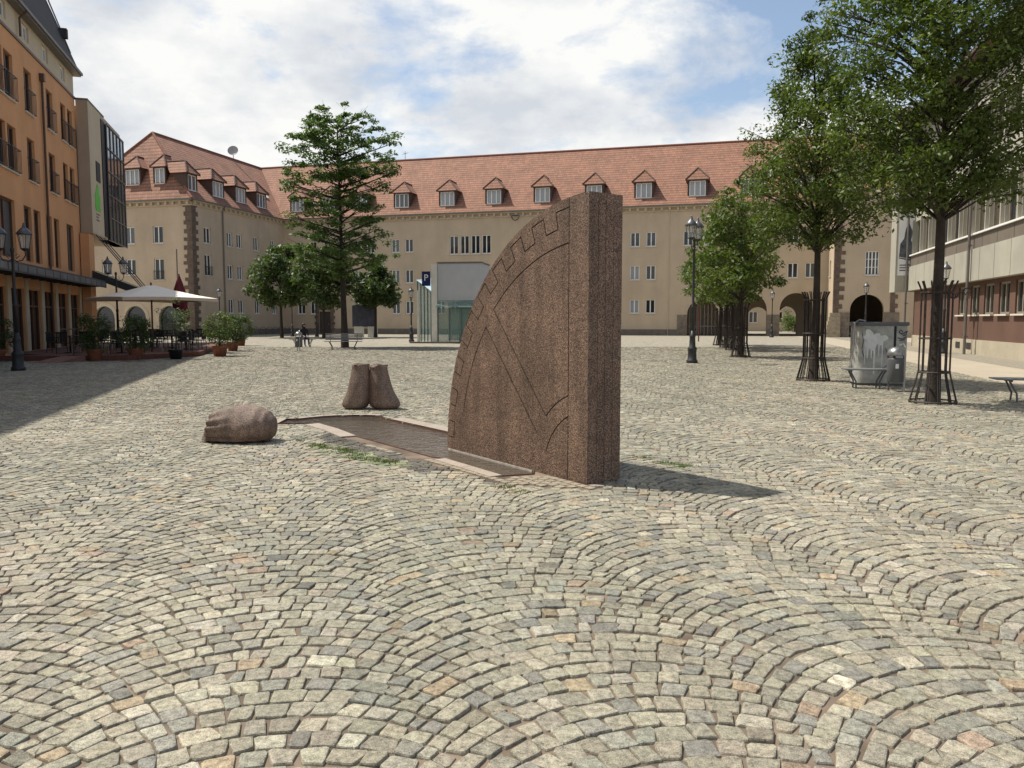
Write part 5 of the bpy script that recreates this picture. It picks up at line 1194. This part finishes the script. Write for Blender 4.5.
# ================================================================= BENCHES, BINS, CABINET
def bench(label, p, rot, L_=1.9, back=False):
    t = thing('park_bench', label, 'bench', p, rot, 'grey metal benches')
    for k in range(6):
        y = -.22+k*.088; part('slat', MB().box(-L_/2, y-.036, .43, L_/2, y+.036, .458), M_seat, t)
    for s_ in (-1, 1):
        for q_ in (-1, 1):
            b = MB(); b.tube([(s_*L_*.36, q_*.20, .41), (s_*L_*.36, q_*.10, .40), (s_*(L_*.36-.12), q_*.14, .16), (s_*(L_*.36-.12), q_*.18, 0)], .019, 7); part('leg', b, M_gsteel, t)
        part('crossbar', MB().box(s_*L_*.36-.02, -.22, .40, s_*L_*.36+.02, .24, .428), M_gsteel, t)
    if back:
        b = MB()
        for k in range(5): b.box(-L_/2, .25+.012*k, .52+k*.075, L_/2, .265+.012*k, .575+k*.075)
        part('backrest', b, M_seat, t)
        for s_ in (-1, 1): part('back_post', MB().tube([(s_*L_*.36, .22, .42), (s_*L_*.36, .27, .52), (s_*L_*.36, .33, .90)], .018, 7), M_gsteel, t)
    return t
bench('backless grey bench before the graffiti cabinet', G(866, 388), R(-12), 1.05)
bench('grey bench cut off by the right edge of the picture', G(1046, 402), R(-14), 1.9)
bench('grey bench with a low back wrapped round the tall feathery tree', G(344, 349.5)+Vector((0,-.15,0)), R(4), 2.0, True)
bench('grey bench with a low back behind the far litter bin, a person sitting on it', G(303, 346.8), R(180), 1.5)
def bin_(label, p, rot=0):
    t = thing('litter_bin', label, 'litter bin', p, rot, 'round grey litter bins on posts')
    b = MB(); b.lathe([(.17, .20), (.185, .22), (.19, .72), (.185, .74)], n=20); part('container', b, M_gsteel, t, True)
    b = MB(); b.lathe([(.20, .80), (.205, .83), (.17, .93), (.09, .99), (.02, 1.0)], n=20); part('hood', b, M_steel, t, True)
    for k in (-1, 1): part('hood_stay', MB().box(k*.17-.015, .02, .74, k*.17+.015, .05, .81), M_gsteel, t)
    part('post', MB().tube([(.12, -.22, 0), (.12, -.22, 1.0), (.10, -.16, 1.06), (.05, -.06, 1.04)], .022, 8), M_steel, t)
    part('foot', MB().tube([(-.12, .08, 0), (-.12, .08, .22)], .02, 8), M_gsteel, t)
    part('label_plate', MB().box(-.06, -.205, .52, .0, -.19, .62), M_wsign, t)
bin_('round grey litter bin with a steel hood before the graffiti cabinet', G(895, 391), R(-10))
bin_('round dark litter bin standing alone beside the person on the bench', G(299, 351), R(-5))
cp = G(893, 387.2)+Vector((0, .85, 0)); ct = thing('utility_cabinet', 'rounded grey utility cabinet smeared with white paint and black graffiti', 'utility cabinet', cp, R(-9))
def rrect(w_, d_, r_, n_=6):
    o = []
    for cx_, cy_, a0 in ((w_/2-r_, d_/2-r_, 0), (-w_/2+r_, d_/2-r_, PI/2), (-w_/2+r_, -d_/2+r_, PI), (w_/2-r_, -d_/2+r_, 1.5*PI)):
        for k in range(n_+1): a = a0+PI/2*k/n_; o.append((cx_+r_*math.cos(a), cy_+r_*math.sin(a)))
    return o
M_cab = mat('dirty_cabinet_grey', (.30,.30,.28), .6, .35, 3.2, .2, 30, col2=(.50,.50,.47))
mb = MB(); mb.prism(rrect(1.16, .85, .16), .06, 1.46); part('cabinet_body', mb, M_cab, ct)
mb = MB(); mb.prism(rrect(1.24, .93, .18), 1.46, 1.55); part('lid', mb, M_gsteel, ct, bevel=.02); mb = MB(); mb.prism(rrect(1.08, .78, .13), 0, .06); part('foot_plinth', mb, M_gsteel, ct)
part('seam', MB().box(.235, -.431, .08, .29, -.424, 1.45), M_black, ct)
mb = MB(); rs_ = random.Random(9)      # white paint thrown on the front and running down
pts = []; n_ = 40
for k in range(n_): a = 2*PI*k/n_; r_ = .22*(1+.28*math.sin(3*a+1)+.18*math.sin(7*a)+.1*rs_.uniform(-1,1)); pts.append((-.22+r_*math.cos(a)*1.1, -.4275, 1.12+r_*.95*math.sin(a)))
mb.poly(pts)
for x_ in (-.42, -.36, -.27, -.2, -.1, -.02):
    w_ = rs_.uniform(.014, .035); l_ = rs_.uniform(.35, .85); mb.poly([(x_-w_, -.4285, 1.1), (x_-w_*.5, -.4285, 1.1-l_), (x_, -.4285, 1.07-l_), (x_+w_*.5, -.4285, 1.1-l_), (x_+w_, -.4285, 1.1)])
part('white_paint_splash', mb, mat('white_splash', (.62,.64,.62), .5, .12, 9), ct)
mb = MB(); 
def scrib(pts, r_=.009): mb.tube([(x, -.432, z) for x, z in pts], r_, 4)
scrib([(.34,1.30),(.38,1.36),(.44,1.32),(.40,1.27),(.34,1.30),(.42,1.25),(.50,1.31),(.54,1.34),(.50,1.24),(.44,1.22)]); scrib([(.33,1.17),(.42,1.14),(.52,1.2),(.47,1.12),(.36,1.11)]); scrib([(.05,.92),(.12,.75),(.16,.62)], .006); scrib([(-.5,1.3),(-.46,1.1),(-.49,.9),(-.44,.7)], .007)
scrib([(.10,.50),(.0,.42),(.09,.35),(.02,.28)], .007)
part('graffiti', mb, M_black, ct)
part('hose', MB().tube([(-.40,-.30,1.56),(-.55,-.34,1.60),(-.66,-.36,1.52),(-.68,-.36,1.2),(-.67,-.36,1.0)], .032, 8), M_steel, ct)
# post sign, racks
t = thing('post_sign', 'thin post with a dark red sign board left of the first arch', 'sign', G(698.5, 341.5)); part('post', MB().tube([(0,0,0),(0,0,3.9)], .045, 8), M_signred, t)
part('board', MB().box(.0, -.03, 3.3, 1.15, .03, 3.72), M_signred, t); mb = MB()
for k, (a, b) in enumerate(((.08, .30), (.36, .62), (.68, 1.05))): mb.box(a, -.036, 3.46, b, -.031, 3.58)
part('board_text', mb, mat('pale_lettering', (.25,.2,.18), .6, .1, 3), t)
def rack(p, rot): 
    t = thing('bike_rack', 'low dark hoop of the bicycle rack along the wing', 'bicycle rack', p, rot, 'bicycle rack hoops along the wing')
    part('hoop', MB().tube([(-.35,0,0),(-.35,0,.6),(-.25,0,.78),(0,0,.82),(.25,0,.78),(.35,0,.6),(.35,0,0)], .03, 6), M_gsteel, t); return t
rk = None
for k in range(11):
    p = OB + U*(XC+1.4) + V*(YW+2.2+k*1.25)
    if rk is None: rk = rack(p, -ANG)
    else: dup(rk, p, -ANG)
# info boards in front of the facade
t = thing('poster_board', 'dark poster board on two pale stone blocks before the tan facade', 'notice board', G(366, 337.0)-Vector((0,0,0)), -ANG)
part('panel', MB().box(-1.3, -.06, 1.0, 1.0, .06, 2.9), mat('poster_blue_grey', (.06,.065,.10), .5, .5, 1.5), t); part('frame', MB().box(-1.38, -.03, .96, 1.08, .03, 2.98), M_gsteel, t)
for x_ in (-.7, .7): part('block', MB().box(x_-.42, -.2, 0, x_+.42, .2, .99), M_conc, t)

# ================================================================= GLASS PAVILION
pv = thing('glass_pavilion', 'glass and grey panel car park entrance with a parking sign, left behind the stone', 'pavilion', G(438, 343), R(-9))
W1 = 3.1
mb = MB(); mb.box(0, 0, 2.95, W1, 3.0, 5.5); part('grey_box', mb, M_lift, pv, bevel=.02); part('box_coping', MB().box(-.03, -.04, 5.5, W1+.04, 3.04, 5.6), M_zinc, pv)
part('white_pillar', MB().box(-.42, -.15, 0, -.01, .3, 5.45), M_conc, pv); part('white_pillar', MB().box(-1.75, .9, 0, -1.6, 1.1, 3.7), M_conc, pv)
mb = MB(); mb.box(0.02, -.08, .12, W1-.05, -.05, 2.4); mb.box(0.05, 2.8, .12, W1-.05, 2.84, 2.9); mb.box(W1-.06, -.04, .12, W1-.03, 2.8, 2.9); part('glass_wall', mb, M_liftglass, pv)
mb = MB(); mb.add([(0,-.5,2.5),(W1,-.5,2.5),(W1,-.02,2.94),(0,-.02,2.94),(0,-.5,2.46),(W1,-.5,2.46),(W1,-.02,2.9),(0,-.02,2.9)], [(0,1,2,3),(7,6,5,4),(0,4,5,1),(1,5,6,2),(2,6,7,3),(3,7,4,0)]); part('glass_canopy', mb, M_liftglass, pv)
mb = MB()
for x_ in (.0, .85, 1.7, 2.55, W1-.06): mb.box(x_, -.12, .0, x_+.05, -.085, 2.42)
mb.box(0, -.12, .0, W1, -.04, .11); part('glazing_bar', mb, M_gsteel, pv)
part('lift_core', MB().box(1.3, .9, .0, 2.5, 2.2, 2.9), mat('dim_green_core', (.25,.30,.28), .5, .2, 2), pv)
# side wing with sloping roof
mb = MB(); mb.add([(-1.72,1.0,.1),(-.45,-.1,.1),(-.45,-.1,3.55),(-1.72,1.0,4.4)], [(0,1,2,3)]); mb.add([(-1.72,1.0,.1),(-1.72,5.0,.1),(-1.72,5.0,4.4),(-1.72,1.0,4.4)], [(0,3,2,1)]); part('side_glass', mb, M_liftglass, pv)
mb = MB(); mb.add([(-1.8,.95,4.45),(-.42,-.2,3.6),(-.02,2.9,3.9),(-1.8,5.0,4.75)], [(0,1,2,3)]); mb.add([(-1.8,.95,4.40),(-.42,-.2,3.55),(-.02,2.9,3.85),(-1.8,5.0,4.70)], [(3,2,1,0)]); part('sloping_roof', mb, M_liftroof, pv)
mb = MB()
for k in range(5): f = k/4; x_ = -1.72+1.27*f; y_ = 1.0-1.1*f; mb.box(x_-.025, y_-.06, 0, x_+.025, y_-.01, 4.38-.85*f)
part('side_bar', mb, M_gsteel, pv); part('kerb', MB().box(-1.9, -.55, 0, W1+.2, -.15, .10), M_plinth, pv)
part('parking_panel', MB().box(-1.05, -.25, 3.95, -.45, -.19, 4.95), M_blue, pv)
def text_obj(txt, name, size, loc, rot, m, parent, ext=.006):
    c = bpy.data.curves.new(name, 'FONT'); c.body = txt; c.size = size; c.extrude = ext; c.align_x = 'CENTER'; c.align_y = 'CENTER'; o = bpy.data.objects.new('tmp', c); COL.objects.link(o)
    bpy.context.view_layer.update(); me_ = bpy.data.meshes.new_from_object(o.evaluated_get(bpy.context.evaluated_depsgraph_get())); bpy.data.objects.remove(o); me_.name = name; me_.materials.clear(); me_.materials.append(m)
    q = bpy.data.objects.new(name, me_); link(q, parent); q.location = loc; q.rotation_euler = rot; return q
text_obj('P', 'parking_letter', .62, (-.75, -.262, 4.50), (PI/2, 0, 0), M_wsign, pv)

# ================================================================= CAFE TERRACE
e0 = G(-40, 361.5); e1 = G(128, 360.3); e2 = G(212, 357); e3 = Vector((-17.3, 50, 0))
tp_ = [(e0.x, e0.y), (e1.x, e1.y), (-13.9, 34.6), (-14.6, 37.5), (-17.9, 49.5), (-25.3, 47.5), (-21.2, 33.0), (-18.6, 31.2)]
mb = MB(); mb.prism(tp_, 0.0, .20); dk = part('terrace_deck', mb, M_deck); tag(dk, 'low red-brown wooden deck of the cafe terrace under the parasols', 'terrace')
rp_ = MB(); a = G(28, 363.5); b = G(56, 363); rp_.add([(a.x,a.y,0.005),(b.x,b.y,.005),(b.x+.4,b.y+1.3,.215),(a.x+.5,a.y+1.3,.215)], [(0,1,2,3)]); rp_.add([(a.x,a.y,0.0),(b.x,b.y,.0),(b.x+.4,b.y+1.3,.0),(a.x+.5,a.y+1.3,.0)], [(3,2,1,0)])
rp_.add([(a.x,a.y,0.0),(a.x+.5,a.y+1.3,.0),(a.x+.5,a.y+1.3,.215)], [(0,1,2)]); rp_.add([(b.x,b.y,0.0),(b.x+.4,b.y+1.3,.215),(b.x+.4,b.y+1.3,.0)], [(0,1,2)])
tag(part('ramp', rp_, mat('ramp_pink', (.20,.10,.08), .8, .2, 3)), 'small reddish ramp leading up to the terrace deck near the left lamp post', 'ramp')
def bush(label, px_, py_, hb, wb, seed, pot=.62, m=None, dz=0.0):
    p = G(px_, py_); p.z = dz; t = thing('potted_shrub', label, 'potted shrub', p, 0, 'potted shrubs edging the terrace')
    b = MB(); b.lathe([(pot*.36, 0), (pot*.46, .38), (pot*.50, .40), (pot*.50, .45), (pot*.43, .45), (pot*.42, .40)], n=18); part('pot', b, M_terracotta, t, True)
    r = random.Random(seed); cs_ = []; rs = []
    for k in range(46): a_ = r.uniform(0, 2*PI); z_ = r.uniform(0, 1); q = wb*math.sqrt(r.random())*(.75+.35*math.sin(PI*min(1, z_*1.1))); cs_.append((q*math.cos(a_), q*math.sin(a_), .48+z_*(hb-.6))); rs.append(.24)
    part('trunk', MB().tube([(0,0,.38), (.02,.01,.48+hb*.4)], .03, 6), M_bark, t)
    part('foliage', leaf_mesh('foliage', cs_, rs, 70, .05, .9, m or M_leaf_d, seed), None, t); return t
bush('broad shrub in a terracotta pot at the front of the terrace, left of the parasol', 95, 360.5, 1.85, .60, 1)
bush('broad shrub in a terracotta pot before the parasol pole', 136, 359.5, 1.8, .60, 2)
bush('tall bright shrub in a terracotta pot at the right front corner of the terrace', 220, 356, 1.95, .58, 3, .7, M_leaf)
bush('second potted shrub on the right side of the terrace, behind the corner one', 233, 350.8, 1.9, .62, 4)
bush('farthest potted shrub on the right side of the terrace', 241, 345.5, 1.9, .75, 5)
bush('dark shrub at the left edge of the picture behind the lamp post', -2, 361, 1.8, .6, 6)
ot = G(176, 359); t = thing('olive_tree', 'small grey-green olive tree on a thin stem at the terrace front', 'tree', ot); part('pot', MB().lathe([(.22, 0), (.28, .35), (.30, .36), (.30, .4), (.25, .4)], n=16), M_black, t, True)
part('trunk', MB().tube([(0,0,.35), (.03,0,.8), (-.03,.02,1.25)], [.035, .03, .02], 7), M_bark, t)
r = random.Random(8); cs_ = [(r.gauss(0, .28), r.gauss(0, .28), 1.55+r.gauss(0, .28)) for _ in range(34)]; part('foliage', leaf_mesh('foliage', cs_, [.22]*34, 45, .045, .9, M_leaf_o, 9), None, t)
# open parasol
up = at(153, 340, 38.2); up.z = .2; t = thing('parasol', 'large open cream parasol over the cafe terrace', 'parasol', up, R(48)); hw = 2.25; za, zr2 = 3.12, 2.42
mb = MB(); n_ = 8; edge = []
for s_, (ax_, ay_) in enumerate(((-1,-1),(1,-1),(1,1),(-1,1))):
    bx, by = ((1,-1),(1,1),(-1,1),(-1,-1))[s_]
    for k in range(n_): f = k/n_; edge.append((hw*(ax_+(bx-ax_)*f), hw*(ay_+(by-ay_)*f), zr2 + .05*math.sin(PI*f)))
V_ = []
for lvl, f in enumerate((0.06, .35, .7, 1.0)):
    for (x, y, z) in edge: V_.append((x*f, y*f, za + (z-za)*f - .06*math.sin(PI*f)))
F_ = [tuple(range(4*n_))]
for l_ in range(3):
    for k in range(4*n_): F_.append((l_*4*n_+k, l_*4*n_+(k+1) % (4*n_), (l_+1)*4*n_+(k+1) % (4*n_), (l_+1)*4*n_+k))
mb.add(V_, F_); cnp = part('canopy', mb, M_canvas, t); so = cnp.modifiers.new('cloth', 'SOLIDIFY'); so.thickness = .012
mb = MB(); k4 = 4*n_
for k in range(k4): a_, b_ = edge[k], edge[(k+1) % k4]; mb.quad((a_[0]*1.002, a_[1]*1.002, a_[2]), (b_[0]*1.002, b_[1]*1.002, b_[2]), (b_[0]*1.002, b_[1]*1.002, b_[2]-.14), (a_[0]*1.002, a_[1]*1.002, a_[2]-.14))
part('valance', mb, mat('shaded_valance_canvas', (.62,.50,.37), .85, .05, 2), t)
part('pole', MB().tube([(0,0,0),(0,0,za)], .04, 10), M_ofr, t)
for (x, y) in ((-1,-1),(1,-1),(1,1),(-1,1),(0,-1),(1,0),(0,1),(-1,0)): part('rib', MB().tube([(0,0,za-.12),(x*hw*.5,y*hw*.5,(za+zr2)/2-.12),(x*hw*.98,y*hw*.98,zr2-.02)], .018, 5), M_ofr, t)
part('finial', MB().lathe([(.04,0),(.05,.05),(.01,.12)], n=8, c=(0,0,za)), M_ofr, t)
def closed(label, px_, Y, H_, m, zb=1.7, wd=.36):
    p = at(px_, 320, Y); p.z = .2 if Y < 48 else 0; t = thing('parasol', label, 'parasol', p, 0); b = MB(); V2 = []; 
    prof2 = [(0, wd*.55), (.12, wd*.9), (.35, wd), (.6, wd*.7), (.85, wd*.35), (1, .04)]
    for f, r_ in prof2:
        for k in range(20): a_ = 2*PI*k/20; rr_ = r_*(1+.16*math.cos(10*a_)); V2.append((rr_*math.cos(a_), rr_*math.sin(a_), zb+(H_-zb)*f))
    F2 = [tuple(range(20))[::-1]]+[(i*20+k, i*20+(k+1) % 20, (i+1)*20+(k+1) % 20, (i+1)*20+k) for i in range(5) for k in range(20)]; b.add(V2, F2); part('folded_canopy', b, m, t, True)
    part('pole', MB().tube([(0,0,0),(0,0,H_+.1)], .04, 8), M_ofr, t)
closed('closed dark red parasol standing tall behind the open cream one', 180.5, 42, 3.75, M_red, 1.9, .36)
closed('closed dark red parasol farther back, mostly hidden behind the terrace shrubs', 184, 47, 2.9, M_red, 1.2, .30)
# flag pole
t = thing('flagpole', 'thin pale flagpole rising before the stone quoin of the wing', 'flagpole', at(179.5, 336, 60).xy.to_3d()); part('shaft', MB().tube([(0,0,0),(0,0,6.9)], .05, 8), M_zinc, t); part('knob', MB().lathe([(.03,0),(.08,.06),(.02,.13)], n=8, c=(0,0,6.9)), M_zinc, t)
# tables and chairs
def mk_chair():
    t = thing('cafe_chair', '', 'chair', (0,0,0), 0, 'black cafe chairs on the terrace')
    part('seat', MB().box(-.22,-.22,.42,.22,.22,.46), M_furn, t, bevel=.01)
    b = MB(); 
    for k in range(7): x_ = -.2+k*.066; b.box(x_-.02, .20, .48, x_+.02, .225, .86)
    b.box(-.23, .195, .84, .23, .235, .90); part('backrest', b, M_furn, t)
    for x_ in (-1, 1):
        for y_ in (-1, 1): part('leg', MB().tube([(x_*.20, y_*.20, .42), (x_*.22, y_*.22, 0)], .016, 6), M_steel if y_ < 0 else M_furn, t)
        part('armrest', MB().tube([(x_*.23,.2,.66),(x_*.24,-.15,.65),(x_*.23,-.19,.44)], .015, 6), M_furn, t)
    return t
def mk_table():
    t = thing('cafe_table', '', 'table', (0,0,0), 0, 'dark cafe tables on the terrace')
    part('tabletop', MB().lathe([(.36,.70),(.38,.71),(.38,.735),(.36,.74)], n=20), M_furn, t, True); part('column', MB().lathe([(.04,.03),(.035,.70)], n=10), M_dark, t, True); part('foot', MB().lathe([(.24,0),(.24,.02),(.05,.05)], n=16), M_dark, t, True); return t
ch0 = mk_chair(); tb0 = mk_table(); fst = [True, True]
spots = [(-18.9, 33.4, 'near the ramp'), (-16.6, 33.2, 'between the two front shrubs'), (-15.2, 34.9, 'at the olive tree'), (-17.6, 36.4, 'under the left of the cream parasol'), (-15.6, 37.4, 'under the right of the cream parasol'), (-19.6, 36.6, 'before the shop windows'), (-17.4, 40.0, 'behind the parasol pole'), (-18.6, 40.2, 'at the orange pier'), (-17.9, 43.8, 'beside the farther shrubs'), (-20.9, 44.2, 'at the terrace far end')]
rt = random.Random(4); wh = ['left', 'right', 'front', 'back']
for i, (x, y, lb) in enumerate(spots):
    tl = 'round dark cafe table ' + lb
    o = tb0 if fst[0] else dup(tb0, (x, y, .2), 0, tl); fst[0] = False; o.location = (x, y, .2); o['label'] = tl
    for k, a_ in enumerate((PI+.2, .1, -PI/2+.15, PI/2-.1)):
        if (i+k) % 5 == 4: continue
        cl_ = f'black chair on the {wh[k]} side of the table {lb}'
        loc_ = (x+.62*math.cos(a_), y+.62*math.sin(a_), .2); rz = a_ - PI/2 + rt.uniform(-.25, .25)
        if fst[1]: o = ch0; o.location = loc_; o.rotation_euler = (0,0,rz); o['label'] = cl_; fst[1] = False
        else: dup(ch0, loc_, rz, cl_)
# menu stand by the ramp
t = thing('menu_stand', 'dark menu stand on the deck right of the ramp', 'menu stand', (G(67, 361).x, G(67,361).y+.5, .2), R(10)); part('post', MB().tube([(0,0,0),(0,0,1.05)], .03, 8), M_ofr, t); part('foot', MB().box(-.2,-.15,0,.2,.15,.03), M_ofr, t); part('board', MB().box(-.45,-.04,1.02,.45,.3,1.06), M_zinc, t)

# ================================================================= PERSON ON THE FAR BENCH
def person(label, p, rot):
    t = thing('person', label, 'person', p, rot)
    J = {'pel':(0,0,.52,.15),'ab':(0,.02,.72,.135),'ch':(0,0,.95,.155),'nk':(0,-.02,1.12,.06),'h0':(0,-.04,1.19,.075),'h1':(0,-.05,1.27,.10),'h2':(0,-.04,1.35,.08),
      'hl':(-.10,-.04,.53,.10),'kl':(-.12,-.46,.54,.07),'al':(-.12,-.50,.12,.045),'tl':(-.12,-.66,.05,.035),'hr':(.10,-.04,.53,.10),'kr':(.12,-.46,.54,.07),'ar':(.13,-.48,.12,.045),'tr':(.14,-.64,.05,.035),
      'sl':(-.19,.0,1.04,.065),'el':(-.24,-.10,.78,.048),'wl':(-.14,-.32,.66,.032),'pl':(-.12,-.38,.64,.03),'sr':(.19,.0,1.04,.065),'er':(.24,-.10,.78,.048),'wr':(.14,-.32,.66,.032),'pr':(.12,-.38,.64,.03)}
    E = [('pel','ab'),('ab','ch'),('ch','nk'),('nk','h0'),('h0','h1'),('h1','h2'),('pel','hl'),('hl','kl'),('kl','al'),('al','tl'),('pel','hr'),('hr','kr'),('kr','ar'),('ar','tr'),('ch','sl'),('sl','el'),('el','wl'),('wl','pl'),('ch','sr'),('sr','er'),('er','wr'),('wr','pr')]
    for s_, w_ in ((-1,'pl'),(1,'pr')):
        bx = s_*.12
        for f, (dx_, l_) in enumerate(((-.028,.075),(-.010,.085),(.010,.08),(.028,.065))):
            J[f'{w_}{f}a'] = (bx+dx_, -.41, .635, .0095); J[f'{w_}{f}b'] = (bx+dx_*1.2, -.41-l_*.6, .62, .008); J[f'{w_}{f}c'] = (bx+dx_*1.2, -.41-l_*.8, .60, .007); E += [(w_, f'{w_}{f}a'), (f'{w_}{f}a', f'{w_}{f}b'), (f'{w_}{f}b', f'{w_}{f}c')]
        J[w_+'ta'] = (bx-s_*.045, -.36, .645, .010); J[w_+'tb'] = (bx-s_*.055, -.40, .635, .008); E += [(w_, w_+'ta'), (w_+'ta', w_+'tb')]
    ks = list(J); me_ = bpy.data.meshes.new('body'); me_.from_pydata([J[k][:3] for k in ks], [(ks.index(a), ks.index(b)) for a, b in E], [])
    o = bpy.data.objects.new('body', me_); link(o, None); sk = o.modifiers.new('skin', 'SKIN'); 
    for i, k in enumerate(ks): me_.skin_vertices[0].data[i].radius = (J[k][3], J[k][3]); me_.skin_vertices[0].data[i].use_root = (k == 'pel')
    sk.use_smooth_shade = True; ss = o.modifiers.new('sub', 'SUBSURF'); ss.levels = 2; ss.render_levels = 2
    bpy.context.view_layer.update(); nm_ = bpy.data.meshes.new_from_object(o.evaluated_get(bpy.context.evaluated_depsgraph_get())); bpy.data.objects.remove(o)
    nm_.name = 'body'; nm_.materials.clear()
    for m in (M_cloth, M_trous, M_skin, M_black): nm_.materials.append(m)
    for pl in nm_.polygons:
        c = pl.center; mi = 0
        if c.z > 1.14 or (c.y < -.335 and .57 < c.z < .70 and abs(abs(c.x)-.12) < .09 and c.z > .60): mi = 2
        elif c.z < .09: mi = 3
        elif c.z < .60: mi = 1
        pl.material_index = mi; pl.use_smooth = True
    ob = bpy.data.objects.new('body', nm_); link(ob, t)
    hr = MB(); hr.lathe([(.02,.145),(.07,.13),(.108,.08),(.115,.02),(.105,-.05),(.095,-.12),(.06,-.15)], n=14); hm = part('hair', hr, M_hair, t, True, loc=(0, -.015, 1.27))
    f_ = MB(); 
    for s_ in (-1, 1): f_.lathe([(.001,-.012),(.012,0),(.001,.012)], c=(s_*.035, -.142, 1.28), n=8)
    f_.box(-.03,-.141,1.205,.03,-.136,1.213); part('eyes_and_mouth', f_, M_black, t); part('nose', MB().lathe([(.018,-.025),(.012,0),(.004,.03)], c=(0,-.15,1.25), n=8), M_skin, t)
    return t
pp = G(304, 346.8); person('person in black top and dark trousers sitting on the bench behind the far litter bin', Vector((pp.x, pp.y, 0)), R(35))
# courtyard seen through the arches
cy = OB + U*(lx(775)) + V*34
t = thing('courtyard_building', 'pale wall of the courtyard building seen through the arches', 'building', cy, -ANG)
mb = MB(); facade(mb, (-16, 0), (1, 0), 34, 0, 9, [(k*3.4+1.0, k*3.4+2.2, z_, z_+1.6) for k in range(9) for z_ in (1.2, 5.0)], .2); part('wall', mb, M_plaster_in, t)
for k in range(9):
    for z_ in (1.2, 5.0): window(t, (-16, 0), (1, 0), k*3.4+1.6, z_, 1.2, 1.6, 'two')
for (px_, lb, sd_, Y_) in ((795, 'bright green bush in the courtyard, seen through the right open arch', 71, 104),):
    p = at(px_, 320, Y_); p.z = 0; r = random.Random(sd_); t = thing('courtyard_bush', lb, 'bush', p); cs_ = [(r.gauss(0, .9), r.gauss(0, .9), 1.3+r.gauss(0, .5)) for _ in range(60)]
    part('foliage', leaf_mesh('foliage', cs_, [.6]*60, 45, .14, .9, M_leaf, sd_), None, t); part('trunk', MB().tube([(0,0,0),(0,0,1.8)], .08, 6), M_bark, t)
